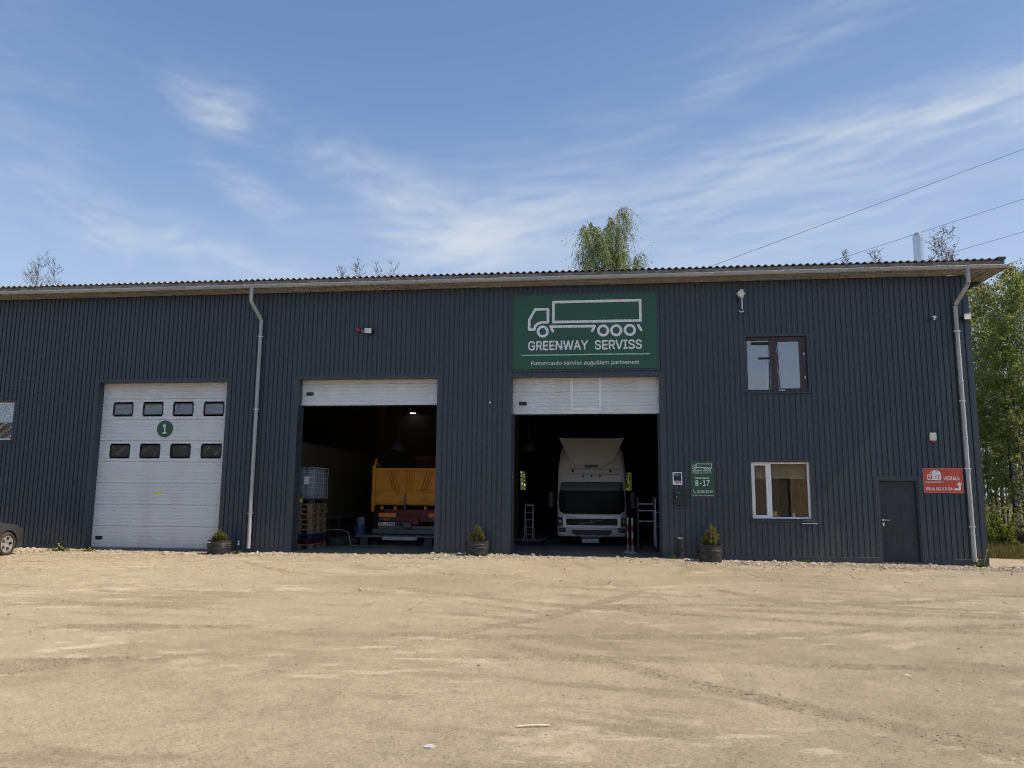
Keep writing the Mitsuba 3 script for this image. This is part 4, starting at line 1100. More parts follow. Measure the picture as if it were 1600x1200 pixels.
put(S, 'foot', G().box(-7.75, -7.5, 3.2, 3.6, FZ, .265), 'm_darksteel')
put(S, 'foot', G().box(-5.7, -5.45, 3.2, 3.6, FZ, .265), 'm_darksteel')
S = thing('oil_drum', 'blue oil drum with a grey bucket on top left of the tipper', 'drum')
put(S, 'body', G().lathe([(0, FZ), (.20, FZ), (.205, .05), (.20, .22), (.212, .23), (.20, .24), (.20, .42), (.212, .43), (.20, .44), (.205, .60), (.19, .61), (0, .61)], (-8.13, 4.3, 0), 28), 'm_drumblue', 40)
S = single('bucket', G().lathe([(0, .612), (.125, .612), (.14, .84), (.148, .845), (.138, .85), (.13, .82), (0, .80)], (-8.10, 4.3, 0), 24), 'm_tank', 'small pale grey bucket standing on the blue drum', 'bucket', None, 40)


def pendant(x, y, z, ztop, lit, lab):
    S = thing('pendant_lamp', lab, 'lamp')
    put(S, 'shade', G().lathe([(.06, .30), (.13, .26), (.19, .20), (.25, .04), (.26, 0), (.25, .002), (.18, .19), (.05, .28)], (x, y, z), 28), 'm_black', 40)
    put(S, 'cord', G().tube([(x, y, z + .29), (x, y, ztop)], .012, 6), 'm_black')
    if lit:
        key = newkey(S + '__bulb')
        scene[key] = mikit.ply(G().lathe([(0, -.02), (.10, -.01), (.12, .03), (.08, .08), (0, .1)], (x, y, z), 20).mesh(), 'm_lamp_lit', True, emitter={'type': 'area', 'radiance': {'type': 'rgb', 'value': [1.0, 1.0, 0.96]}})


pendant(-6.38, 2.4, 2.96, 7.2, False, 'dark bell shaped pendant lamp hanging above the yellow tipper')
pendant(-7.72, 9.2, 4.82, 7.2, True, 'lit white pendant lamp high inside the middle gate')
pendant(-2.45, 3.4, 3.0, 7.2, False, 'dark bell shaped pendant lamp left of the white truck')

S = single('wall_board', G().box(-9.30, -7.95, 9.50, 9.545, 1.95, 2.62, .01), 'm_postwhite', 'faint pale board on the wall deep inside the middle gate', 'board')
single('air_hose', G().tube([(-8.35 + .45 * math.sin(t), 2.55 + .1 * math.cos(t), .30 + .22 * math.cos(t * .9)) for t in np.linspace(-.6, 1.5, 16)] + [(-7.85, 2.6, .05), (-7.6, 2.5, .04)], .014, 6), 'm_postwhite', 'pale curved hose hanging beside the pallet stack', 'hose')
# white cab-over truck, front view
CX, CY = -0.52, 4.15
S = thing('truck_tractor', 'white tall-cab truck standing with its front to the right gate', 'truck')


def rrect(w, y0, y1, rc, n=6):
    """plan outline: half width w, front y0, back y1, front corner radius"""
    p = [(-w, y1)]
    for t in np.linspace(math.pi, 1.5 * math.pi, n): p.append((-w + rc + rc * math.cos(t), y0 + rc * .8 + rc * .8 * math.sin(t)))
    xsm = np.linspace(-w + rc, w - rc, 7)[1:-1]
    p += [(xm_, y0 - .05 * (1 - (xm_ / (w - rc)) ** 2)) for xm_ in xsm]
    for t in np.linspace(1.5 * math.pi, 2 * math.pi, n): p.append((w - rc + rc * math.cos(t), y0 + rc * .8 + rc * .8 * math.sin(t)))
    p.append((w, y1))
    return np.array(p)


def loft(levels):
    """levels: (z, half width, y front, y back, corner radius)"""
    rows = [np.column_stack([rrect(w, y0, y1, rc) + [CX, CY], np.full(21, z) if False else np.full(len(rrect(w, y0, y1, rc)), z)]) for (z, w, y0, y1, rc) in levels]
    n = len(rows[0])
    g = G()
    f = [(i * n + j, i * n + (j + 1) % n, (i + 1) * n + (j + 1) % n, (i + 1) * n + j) for i in range(len(rows) - 1) for j in range(n)]
    g.add(np.vstack(rows), f)
    g.add(rows[-1], [(0, k_, k_ + 1) for k_ in range(1, n - 1)])
    g.add(rows[0], [(0, k_ + 1, k_) for k_ in range(1, n - 1)])
    return g


put(S, 'cab_shell', loft([(.62, 1.09, .06, 2.0, .22), (1.0, 1.10, .06, 2.0, .22), (1.9, 1.09, .10, 2.0, .20), (2.35, 1.08, .20, 2.0, .20), (2.55, 1.07, .27, 2.0, .20), (2.75, 1.05, .38, 2.0, .20), (3.0, 1.02, .55, 2.0, .22), (3.2, .98, .80, 2.0, .25), (3.3, .90, 1.1, 2.0, .3)]), 'm_truckwhite', 40)
# windscreen and smoked sun visor follow the shell
put(S, 'windscreen', loft([(1.04, .96, .025, .6, .20), (1.12, 1.05, .02, .6, .20), (1.5, 1.06, .03, .6, .20), (1.72, 1.055, .05, .6, .20), (1.84, 1.04, .07, .6, .20)]), 'm_windscreen', 40)
put(S, 'sun_visor', loft([(1.77, .96, -.05, .5, .16), (1.80, 1.0, -.055, .5, .16), (2.02, .985, .0, .5, .16), (2.05, .96, .04, .5, .16)]), 'm_visor', 40, label='smoked glass sun visor above the windscreen')
for (xw, tilt) in ((-.55, 1), (.25, 1)):
    put(S, 'wiper', G().tube([(CX + xw, CY + .0, 1.07), (CX + xw + .5 * tilt, CY - .0, 1.15)], .010, 5), 'm_black')
# roof deflector: a curved flaring scoop
rows = []
for t in np.linspace(0, 1, 12):
    w = float(np.interp(t, [0, .06, .17, .5, .8, 1], [.50, .60, .70, .86, .98, 1.08]))
    z = 2.60 + .88 * t
    yf = .17 + .36 * t + .12 * t * t
    xs_ = np.linspace(-w, w, 13)
    rows.append(np.column_stack([CX + xs_, CY + yf - .05 * (1 - (xs_ / w) ** 2) + .0 * xs_, np.full(13, z) + .03 * np.abs(xs_ / w) ** 3 * t]))
vf = np.vstack(rows); n = 13
f = [(i * n + j, i * n + j + 1, (i + 1) * n + j + 1, (i + 1) * n + j) for i in range(11) for j in range(n - 1)]
vb_ = vf + np.array([0, .05, -.01])
M_ = len(vf)
f2 = [(M_ + a_, M_ + d_, M_ + c_, M_ + b_) for a_, b_, c_, d_ in f]
rim = [i * n for i in range(12)] + [11 * n + j for j in range(1, n)] + [i * n + n - 1 for i in range(10, -1, -1)] + [j for j in range(n - 2, 0, -1)]
f3 = [(rim[i], rim[(i + 1) % len(rim)], M_ + rim[(i + 1) % len(rim)], M_ + rim[i]) for i in range(len(rim))]
put(S, 'roof_deflector', G().add(np.vstack([vf, vb_]), f + f2 + f3), 'm_truckwhite', 35, label='flaring white roof wind deflector')
edge_l, edge_r = vf[::n], vf[n - 1::n]
for ed in (edge_l, edge_r):
    put(S, 'deflector_lip', G().tube(ed + [0, .03, 0], .014, 5), 'm_black')
put(S, 'deflector_side', G().box(CX + .84, CX + 1.0, CY + .95, CY + 1.9, 3.1, 3.42, .05).box(CX - 1.0, CX - .84, CY + .95, CY + 1.9, 3.1, 3.42, .05), 'm_black')
yb_ = CY + .20
put(S, 'roof_hatch_slot', G().box(CX - .22, CX + .20, CY + .17, CY + .3, 2.515, 2.60, .015), 'm_black')
for xx_ in (-.60, .60):
    put(S, 'horn_recess', G().lathe([(0, -.02), (.045, -.015), (.05, .1)], (CX + xx_, CY + .19, 2.395), 14, 'y'), 'm_black')
for xx_ in (-1.0, -.27, 0, .27, 1.0):
    yv = .10 if abs(xx_) < .5 else .28
    put(S, 'marker_light', G().box(CX + xx_ - .03, CX + xx_ + .03, CY + yv, CY + yv + .12, 2.17 + .06 * (abs(xx_) > .5) + .02, 2.28 + .06 * (abs(xx_) > .5) + .0, .008), 'm_black')
for xx_ in (-.84, .84):
    put(S, 'roof_strut', G().tube([(CX + xx_, CY + .32, 2.52), (CX + xx_ * 1.12, CY + .46, 2.86)], .009, 5), 'm_black')
for zz in (2.30, 2.46):
    put(S, 'panel_gap', G().tube([(CX - .93, CY + .02 + (zz - 1.9) * .33 + .02, zz), (CX - .5, CY + .005 + (zz - 1.9) * .30, zz), (CX + .5, CY + .005 + (zz - 1.9) * .30, zz), (CX + .93, CY + .02 + (zz - 1.9) * .33 + .02, zz)], .006, 4), 'm_darksteel')
# grille
gx0, gx1, gz0, gz1 = CX - .90, CX + .90, .615, 1.005
put(S, 'grille_frame', G().prism(rect(gx0, gz0, gx1, gz1).difference(rect(gx0 + .095, gz0 + .075, gx1 - .095, gz1 - .11)), CY - .13, CY + .05), 'm_white')
put(S, 'grille_mesh', G().box(gx0 + .09, gx1 - .09, CY - .02, CY + .03, gz0 + .07, gz1 - .105), 'm_windscreen')
for i in range(4):
    zz = gz0 + .10 + i * .045
    put(S, 'grille_slat', G().box(gx0 + .097, gx1 - .097, CY - .04, CY - .021, zz, zz + .018), 'm_black')
put(S, 'grille_badge', G().prism(LineString([(CX - .42, gz0 + .085), (CX + .44, gz1 - .125)]).buffer(.012).union(Point(CX, (gz0 + gz1) / 2 - .018).buffer(.06).difference(Point(CX, (gz0 + gz1) / 2 - .018).buffer(.042))), CY - .056, CY - .042), 'm_dullmetal')
put(S, 'lettering', G().add(*text('VOLVO', gx0 + .06, gx0 + .40, gz1 - .072, .04, CY - .1305)).add(*text('FH', gx1 - .20, gx1 - .09, gz1 - .072, .032, CY - .1305)), 'm_black')
# bumper with light units
bp = loft([(.34, 1.04, .0, .7, .16), (.40, 1.085, -.05, .7, .18), (.62, 1.09, -.05, .7, .18), (.635, 1.09, -.04, .7, .18)])
put(S, 'bumper', bp, 'm_truckwhite', 40)
put(S, 'bumper_intake', G().prism(Polygon([(CX - .64, .545), (CX + .64, .545), (CX + .60, .44), (CX + .5, .39), (CX - .5, .39), (CX - .60, .44)]), CY - .112, CY - .02), 'm_black')
put(S, 'bumper_gap', G().box(CX - .93, CX + .93, CY - .06, CY + .0, .59, .612, .004), 'm_darksteel')
for s_ in (-1, 1):
    put(S, 'headlight', G().box(CX + s_ * 1.02 - .09, CX + s_ * 1.02 + .09, CY - .03, CY + .2, .66, .93, .04), 'm_smoke')
    put(S, 'headlight_lens', G().lathe([(0, -.02), (.05, -.015), (.06, .02)], (CX + s_ * 1.0, CY - .02, .80), 14, 'y'), 'm_chrome', True)
    put(S, 'fog_lamp', G().box(CX + s_ * .93 - .11, CX + s_ * .93 + .11, CY - .075, CY + .1, .47, .60, .02), 'm_smoke')
    put(S, 'fog_lens', G().lathe([(0, -.03), (.04, -.025), (.05, .02)], (CX + s_ * .93, CY - .065, .535), 14, 'y'), 'm_chrome', True)
    put(S, 'mirror', G().box(CX + s_ * 1.30 - .09, CX + s_ * 1.30 + .09, CY + .15, CY + .32, 1.2, 1.75, .04), 'm_black')
    put(S, 'mirror_arm', G().tube([(CX + s_ * 1.06, CY + .3, 1.78), (CX + s_ * 1.3, CY + .24, 1.72)], .02, 6).tube([(CX + s_ * 1.06, CY + .3, 1.2), (CX + s_ * 1.3, CY + .24, 1.26)], .02, 6), 'm_black')
    g_ = G().lathe([(.10, -.16), (.30, -.15), (.47, -.16), (.50, -.12), (.50, .12), (.47, .16), (.30, .15), (.10, .16)], (0, 0, 0), 28)
    vv = np.vstack(g_.v)
    for yy in (1.45, 5.1):
        put(S, 'wheel', G().add(np.stack([vv[:, 2] + CX + s_ * .90, vv[:, 0] + CY + yy, vv[:, 1] + .525], -1), np.vstack(g_.f)), 'm_tyre', 40)
    put(S, 'chassis_rail', G().box(CX + s_ * .4 - .04, CX + s_ * .4 + .04, CY + 1.0, CY + 6.0, .65, .93), 'm_darksteel')
put(S, 'number_plate', G().box(CX - .29, CX + .20, CY - .08, CY - .07, .155, .265, .003), 'm_plate')
put(S, 'plate_text', G().add(*text('GG-1264', CX - .26, CX + .17, .178, .065, CY - .0805, True, .002)), 'm_black')
put(S, 'plate_holder', G().box(CX - .34, CX + .25, CY - .068, CY - .05, .14, .338), 'm_black')

# floor items by the right gate
for i, (px_, py_) in enumerate(((.665, 1.45), (.55, 1.85))):
    S = thing('barrier_post', ('front', 'rear')[i] + ' one of the two red and white posts beside the truck', 'barrier post')
    for j in range(5):
        put(S, 'band', G().lathe([(.032, FZ + .05 + j * .18), (.032, FZ + .05 + (j + 1) * .18)], (px_, py_, 0), 16), 'm_postwhite' if j % 2 == 0 else 'm_postred', 40)
    put(S, 'cap', G().lathe([(.033, FZ + .95), (.02, FZ + .975), (0, FZ + .98)], (px_, py_, 0), 14), 'm_white')
    put(S, 'base', G().lathe([(0, FZ), (.15, FZ), (.15, FZ + .015), (.05, FZ + .05), (.031, FZ + .05)], (px_, py_, 0), 20), 'm_galv')
S = thing('stepladder', 'narrow aluminium stepladder left of the white truck', 'ladder')
for s_ in (-1, 1):
    put(S, 'rail', G().tube([(-2.55 + s_ * .125, 4.35, FZ + .2), (-2.55 + s_ * .125, 4.55, 1.34)], .014, 6), 'm_galv')
    put(S, 'rear_rail', G().tube([(-2.55 + s_ * .125, 4.95, FZ + .2), (-2.55 + s_ * .125, 4.57, 1.32)], .012, 6), 'm_galv')
for i in range(5):
    t = .12 + i * .205
    put(S, 'step', G().box(-2.67, -2.43, 4.35 + .2 * t - .03, 4.35 + .2 * t + .05, .22 + 1.12 * t, .24 + 1.12 * t + .012 * (i == 4)), 'm_galv')
S = thing('trolley', 'low flat trolley carrying the stepladder', 'trolley')
put(S, 'deck', G().box(-3.0, -2.05, 4.1, 5.1, .185, .215, .008), 'm_greysteel')
for (xx_, yy) in ((-2.9, 4.2), (-2.15, 4.2), (-2.9, 5.0), (-2.15, 5.0)):
    put(S, 'caster', G().lathe([(0, -.02), (.07, -.02), (.08, -.01), (.08, .01), (.07, .02), (0, .02)], (xx_, yy, .105), 14, 'y').box(xx_ - .02, xx_ + .02, yy - .03, yy + .03, .15, .183), 'm_rubber')
S = thing('tool_rack', 'steel rack with shelves and side frame right of the truck', 'rack')
for zz in (1.36, 1.16, .84):
    put(S, 'shelf', G().box(.92, 1.36, 3.3, 3.8, zz, zz + .03), 'm_galv')
for xx_ in (.90, 1.38):
    for yy in (3.3, 3.8):
        put(S, 'upright', G().box(xx_ - .02, xx_ + .02, yy - .02, yy + .02, FZ, 1.6), 'm_darksteel')
S = thing('workshop_trolley', 'tubular steel trolley just inside the right edge of the right gate', 'trolley')
put(S, 'frame', G().tube([(1.36, 2.2, .15), (1.36, 2.2, 1.55), (1.75, 2.2, 1.55), (1.75, 2.2, .15)], .02, 8).tube([(1.36, 2.8, .15), (1.36, 2.8, 1.2), (1.75, 2.8, 1.2), (1.75, 2.8, .15)], .02, 8), 'm_galv')
put(S, 'tray', G().box(1.37, 1.74, 2.2, 2.8, 1.13, 1.16).box(1.37, 1.74, 2.2, 2.8, .73, .76), 'm_greysteel')
for xx_ in (1.36, 1.75):
    for yy in (2.2, 2.8):
        put(S, 'caster', G().lathe([(0, -.02), (.055, -.02), (.06, 0), (.055, .02), (0, .02)], (xx_, yy, FZ + .06), 12, 'y').box(xx_ - .015, xx_ + .015, yy - .025, yy + .025, FZ + .08, .15), 'm_rubber')
S = thing('workbench', 'long dark workbench with a pale edge along the beige partition', 'workbench')
put(S, 'top', G().box(-9.34, -8.9, 2.6, 8.6, .80, .84), 'm_greysteel')
for yy in (2.7, 4.6, 6.5, 8.5):
    put(S, 'leg', G().box(-8.98, -8.92, yy - .03, yy + .03, FZ, .80), 'm_darksteel')
for i, (xx_, yy, zz) in enumerate(((-8.45, 3.0, .0), (-8.2, 3.5, .0))):
    g_ = G()
    for r_, zt in ((.26, 0), (.32, .03), (.33, .12), (.32, .21), (.26, .24), (.19, .21), (.19, .03), (.26, 0)):
        pass
    S = single('tyre', G().lathe([(.19, .03), (.26, 0), (.32, .03), (.33, .12), (.32, .21), (.26, .24), (.19, .21)], (xx_, yy, FZ), 28), 'm_tyre', ('front', 'rear')[i] + ' loose tyre lying on the floor beside the pallet stack', 'tyre', None, 40)
# on the sill of the white window
S = thing('flower_box', 'small yellow box with a white flower print on the inside window sill', 'box')
put(S, 'carton', G().box(4.225, 4.335, .17, .23, 1.10, 1.245, .004), 'm_amber')
put(S, 'flower_print', G().prism(shapely.union_all([Point(4.28 + .022 * math.cos(t), 1.175 + .022 * math.sin(t)).buffer(.013) for t in np.arange(6) * math.pi / 3]).difference(Point(4.28, 1.175).buffer(.013)), .1665, .1695), 'm_white')
single('white_cup', G().lathe([(0, 1.10), (.032, 1.10), (.038, 1.20), (.034, 1.20), (.03, 1.12), (0, 1.115)], (4.75, .20, 0), 20), 'm_white', 'white cup standing on the inside sill of the white window', 'cup', None, 40)
put(B, 'inside_sill', G().box(3.66, 5.18, .145, .42, 1.06, 1.10), 'm_white')

# ------------------------------------------------------------------ the parked car at the left
def build_car():
    S = thing('parked_car', 'dark grey car with five-hole alloy wheels parked at the left edge', 'car')
    # local: u along the car (0 = visible end), v across (0 = visible side), z up
    st = [(.02, .34, .50, .62), (.06, .26, .66, .70), (.16, .21, .735, .80), (.35, .19, .79, .855), (.62, .18, .835, .89), (1.0, .18, .875, .905), (1.5, .18, .90, .91), (2.2, .18, .91, .91), (3.0, .18, .92, .91), (3.6, .19, .93, .90), (3.95, .22, .90, .86), (4.1, .28, .82, .78), (4.18, .38, .70, .68)]
    rows = []
    for (u, zl, zt, hw) in st:
        zm = zl + (zt - zl) * .55
        sec = [(-hw * .90, zl), (-hw * .98, zl + .06), (-hw, zm - .08), (-hw * .995, zm), (-hw * .97, zt - .07), (-hw * .90, zt - .02), (-hw * .6, zt + .012), (0, zt + .025), (hw * .6, zt + .012), (hw * .90, zt - .02), (hw * .97, zt - .07), (hw * .995, zm), (hw, zm - .08), (hw * .98, zl + .06), (hw * .90, zl)]
        rows.append([(u, v_, z_) for v_, z_ in sec])
    n = len(rows[0])
    V_ = np.array(rows).reshape(-1, 3)
    F_ = []
    for i in range(len(rows) - 1):
        for j in range(n):
            a_, b_, c_, d_ = i * n + j, i * n + (j + 1) % n, (i + 1) * n + (j + 1) % n, (i + 1) * n + j
            F_ += [(a_, b_, c_), (a_, c_, d_)]
    F_ += [(0, k_ + 1, k_) for k_ in range(1, n - 1)] + [((len(rows) - 1) * n, (len(rows) - 1) * n + k_, (len(rows) - 1) * n + k_ + 1) for k_ in range(1, n - 1)]
    body = m3.Manifold(m3.Mesh(vert_properties=V_.astype(np.float32), tri_verts=np.array(F_, np.uint32)))
    if body.volume() < 0 or body.status() != m3.Error.NoError:
        body = m3.Manifold(m3.Mesh(vert_properties=V_.astype(np.float32), tri_verts=np.array(F_, np.uint32)[:, ::-1]))
    body = body.refine_to_length(.09).smooth_out(60, .3) if False else body
    WU = (.83, 3.20)
    for wu in WU:
        for sd in (-1, 1):
            body = body - m3.Manifold.cylinder(.32, .352, .352, 40).rotate((90, 0, 0)).translate((wu, sd * .82 + .16, .31))
    yaw = math.radians(-87)
    pivot = np.array([-15.245, -1.57, 0.0])
    zc = -.05

    def W3(v):  # u runs to the left and away from the camera, the visible side (v = +hw) faces it
        v = np.asarray(v, float)
        c_, s_ = math.cos(yaw), math.sin(yaw)
        vv = v[:, 1] - .88
        return np.stack([pivot[0] + v[:, 0] * c_ - vv * s_ * 1.0, pivot[1] + v[:, 0] * s_ + vv * c_, v[:, 2] + zc], -1)

    mm = body.to_mesh()
    put(S, 'body', trimesh.Trimesh(W3(mm.vert_properties[:, :3]), mm.tri_verts, process=False), 'm_carpaint', 32)
    cab = [(.98, .90, .78), (1.35, 1.22, .70), (1.75, 1.40, .62), (2.5, 1.42, .62), (3.0, 1.30, .64), (3.5, 1.0, .74), (3.62, .93, .76)]
    rows = []
    for (u, zt, hw) in cab:
        rows.append([(u, -.80 + (zt - .9) * .12, .89), (u, -hw - .04, zt - .06), (u, -hw + .1, zt), (u, hw - .1, zt), (u, hw + .04, zt - .06), (u, .80 - (zt - .9) * .12, .89)])
    Vc = np.array(rows).reshape(-1, 3); n = 6
    Fc = [(i * n + j, i * n + (j + 1) % n, (i + 1) * n + (j + 1) % n, (i + 1) * n + j) for i in range(len(rows) - 1) for j in range(n)]
    put(S, 'glasshouse', G().add(W3(Vc), Fc), 'm_smoke', 40)
    put(S, 'roof', G().add(W3([(u, s_ * (hw - .06), zt + .008) for (u, zt, hw) in cab[2:5] for s_ in (-1, 1)]), [(0, 1, 3, 2), (2, 3, 5, 4)]), 'm_carpaint')
    put(S, 'underbody', G().add(W3(np.array([(u, v_, z_) for u in (.3, 3.9) for v_ in (-.6, .6) for z_ in (.2, .34)])), [(0, 1, 3, 2), (4, 6, 7, 5), (0, 4, 5, 1), (2, 3, 7, 6), (0, 2, 6, 4), (1, 5, 7, 3)]), 'm_black')
    put(S, 'side_marker', G().add(W3(np.array([(u, v_, z_) for u in (.17, .26) for v_ in (.77, .80) for z_ in (.35, .38)])), [(0, 1, 3, 2), (4, 6, 7, 5), (0, 4, 5, 1), (2, 3, 7, 6), (0, 2, 6, 4), (1, 5, 7, 3)]), 'm_redlamp')
    for wu in WU:
        for sd in (-1, 1):
            vc = sd * .775
            g_ = G().lathe([(.215, -.10), (.25, -.115), (.29, -.10), (.312, -.07), (.315, 0), (.312, .07), (.29, .10), (.25, .115), (.225, .10), (.222, .06), (.215, -.10)], (0, 0, 0), 48)
            vv = np.vstack(g_.v)
            wk = put(S, 'wheel', G().add(W3(np.stack([vv[:, 0] + wu, vv[:, 2] * sd + vc, vv[:, 1] + .315], -1)), np.vstack(g_.f)), 'm_tyre', 40)
            face = Point(0, 0).buffer(.212, 32)
            for k_ in range(5):
                t = 2 * math.pi * k_ / 5 + .55
                face = face.difference(affinity.rotate(affinity.scale(Point(.135, 0).buffer(.052, 12), 1.15, .95), t, (0, 0), True))
                t2 = t + math.pi / 5
                face = face.difference(Point(.055 * math.cos(t2), .055 * math.sin(t2)).buffer(.011))
            m_ = trimesh.creation.extrude_polygon(face, .05, engine='earcut').subdivide_to_size(.05)
            vv = m_.vertices.copy()
            rr = np.hypot(vv[:, 0], vv[:, 1])
            vv[:, 2] = vv[:, 2] + .03 - .035 * np.exp(-(rr / .06) ** 2) + .012 * (rr > .19)
            put(wk, 'rim', G().add(W3(np.stack([vv[:, 0] + wu, vv[:, 2] * sd + vc, vv[:, 1] + .315], -1)), m_.faces), 'm_rim', 30)
            gb = G().lathe([(0, -.06), (.15, -.05), (.15, -.02), (0, -.015)], (0, 0, 0), 24)
            vv = np.vstack(gb.v)
            put(wk, 'brake_disc', G().add(W3(np.stack([vv[:, 0] + wu, vv[:, 2] * sd + vc, vv[:, 1] + .315], -1)), np.vstack(gb.f)), 'm_greysteel')


build_car()


# ------------------------------------------------------------------ trees
def tree(name, lab, cat, group, x, y, h, r, base, nb, twn, nleaf, ls, seed, leaf='m_leaf_light', bark_='m_bark', droop=1.0, top=0.0, z0=-.1, forks=1, twl=1.0, tr=None, leafmin=0.0, wiggle=1.0, taper=1.0, full=False):
    rg = np.random.default_rng(seed)
    S = thing(name, lab, cat, group)
    tk = G()
    R0 = tr or (.010 * h + .03)
    tips = []
    for fk in range(forks):
        t = np.linspace(0, 1, 10)
        lean = rg.normal(0, .035, 2) * h * wiggle + (0 if fk == 0 else rg.normal(0, .05, 2) * h)
        if full: lean = np.array([(-1.15, .35, -.25, 1.35)[fk], rg.normal(0, .5)])
        sw = rg.uniform(0, 6.28, 2)
        hh = h * (1 if fk == 0 else rg.uniform(.75, .95))
        if full: hh = h * (.93, 1.0, .955, .86)[fk]
        path = np.stack([x + lean[0] * t ** 1.5 + .012 * h * wiggle * np.sin(t * 5 + sw[0]) * t, y + lean[1] * t ** 1.5 + .012 * h * wiggle * np.sin(t * 4 + sw[1]) * t, z0 + hh * t], -1)
        path[0] = (x, y, z0)
        tk.tube(path, R0 * (1 - .93 * t) * (1 if fk == 0 else .7), 7, False)
        tips.append(path)
    TW0, TW1 = [], []
    for i in range(nb):
        path = tips[i % forks]
        u = base + (1 - base) * ((i + rg.uniform(0, 1)) / nb)
        p = np.array([np.interp(u, np.linspace(0, 1, 10), path[:, k]) for k in range(3)])
        s_ = (u - base) / (1 - base)
        if full: s_ *= .5
        s_ *= taper
        L = r * (1 - s_ ** 1.6) * rg.uniform(.65, 1.1) * (.55 + .45 * min(1, s_ * 3)) + .25
        az = rg.uniform(0, 6.28)
        el = rg.uniform(.45, 1.0) + .25 * s_
        q_ = np.linspace(0, 1, 6)
        d = np.array([math.cos(az) * math.cos(el), math.sin(az) * math.cos(el), math.sin(el)])
        bp = p + q_[:, None] * L * d - np.array([0, 0, 1.0]) * (q_[:, None] ** 2.2) * L * .55 * droop * math.sin(el)
        bp[1:] += rg.normal(0, .03 * L, (5, 3))
        tk.tube(bp, np.linspace(max(.010, R0 * .22 * (1 - .7 * u)), .004, 6), 4, False)
        for k in range(twn):
            w = rg.uniform(.2, 1.0) ** .8
            a = np.array([np.interp(w, q_, bp[:, c_]) for c_ in range(3)])
            tl = twl * rg.uniform(.35, 1.15) * (.6 + .4 * r / 2.5)
            dv = rg.normal(size=3) * (.20 if full else .55 if droop > .5 else .8)
            dv[2] = -1.0 * droop + rg.normal() * .35 + (1 - droop) * .8
            dv += d * (.12 if full else .35)
            dv /= np.linalg.norm(dv)
            TW0.append(a); TW1.append(a + dv * tl)
    TW0, TW1 = np.array(TW0), np.array(TW1)
    # fine twigs as slim three-sided slivers
    sl = (TW1 - TW0)
    s1 = np.cross(sl, rg.normal(size=sl.shape)); s1 /= np.linalg.norm(s1, axis=1, keepdims=True)
    wv = .0055 if cat != 'tree' else .011
    vt = np.stack([TW0 - s1 * wv, TW0 + s1 * wv, TW1], 1).reshape(-1, 3)
    tk.add(vt, np.arange(len(vt)).reshape(-1, 3))
    put(S, 'trunk', tk, bark_)
    k = rg.integers(0, len(TW0), nleaf)
    u = rg.uniform(0.05, 1.05, nleaf)
    sag = -(u ** 2) * .12 * droop
    pos = TW0[k] + (TW1 - TW0)[k] * u[:, None] + rg.normal(0, .03 if full else .045, (nleaf, 3))
    pos[:, 2] += sag
    if leafmin: pos = pos[pos[:, 2] > leafmin]
    v, f = leaves(pos, ls * rg.uniform(.65, 1.3, len(pos)), rg, 1.35)
    put(S, 'crown', G().add(v, f), leaf)
    return S


def behind(px, py, yy):
    """ground position of what stands at depth yy in the direction of a pixel of the photograph's width"""
    dd_ = FWD + RGT * ((px - 800) / 1194.8)
    return dd_[0] * (yy - CAM[1]) / dd_[1]


# the birch that rises behind the roof
tree('birch_tree', 'full weeping birch rising behind the roof above the green sign', 'birch', None, .15, 25.0, 19.2, 1.75, .55, 170, 34, 110000, .052, 21, 'm_leaf_weeping', 'm_bark', 1.0, forks=4, twl=2.3, tr=.22, leafmin=13.6, wiggle=.2, full=True)
for i, (bx_, by_, bh_) in enumerate(((-5.6, 22.5, 4.5), (-4.2, 24.0, 5.0), (1.0, 22.5, 4.2), (2.2, 24.0, 5.0))):
    tree('hedge_tree', ('first', 'second', 'third', 'fourth')[i] + ' from the left of the green trees seen through the rear windows', 'tree', None, bx_, by_, bh_, 1.4, .08, 40, 10, 5000, .12, 61 + i, 'm_leaf_light', 'm_bark_dark', .5, twl=.8, tr=.06, wiggle=.3)
# thin tops of trees far behind the roof
for i, (tx, ty, th, tw_, sd, lab, leaf_) in enumerate((
        (-38.0, 25, 17.0, 1.6, 31, 'bare twiggy tree top above the roof at far left', 'm_leaf_grey'), (-40.0, 27, 16.8, 1.0, 32, 'slender twiggy tree top left of the twiggy cluster at far left', 'm_leaf_grey'), (-36.6, 25, 16.8, .9, 33, 'thin upright tree top right of the twiggy cluster at far left', 'm_leaf_grey'),
        (-15.5, 25, 16.0, 1.0, 34, 'tallest of the faint tree tops above the middle gate', 'm_leaf_birch'), (-14.2, 25.5, 15.95, .8, 35, 'faint tree top in the middle of the trio above the middle gate', 'm_leaf_birch'), (-13.0, 25, 15.75, .9, 36, 'rightmost of the faint tree tops above the middle gate', 'm_leaf_birch'), (-16.6, 25, 15.6, .9, 39, 'lowest and leftmost of the faint tree tops above the middle gate', 'm_leaf_birch'),
        (19.2, 25, 16.5, 2.0, 37, 'brownish budding tree top right of the steel chimney', 'm_leaf_bud'), (15.4, 25, 15.75, .8, 38, 'tiny budding tree top left of the steel chimney', 'm_leaf_bud'), (14.3, 25, 15.75, .5, 40, 'faint lone twig top left of the tiny budding tree top', 'm_leaf_bud'), (20.6, 26, 16.0, .6, 41, 'small budding tree top near the roof corner', 'm_leaf_bud'))):
    tree('slender_tree', lab, 'tree', None, tx, ty, th, tw_, .66, 46, 9, int(350 + 500 * (tw_ - .5) * (tx > 0) + 250 * (tw_ > .9)), .042 if leaf_ != 'm_leaf_bud' else .062, sd, leaf_, 'm_bark_dark', .0, twl=.6, tr=.09, leafmin=12.5, wiggle=.4, taper=.7)

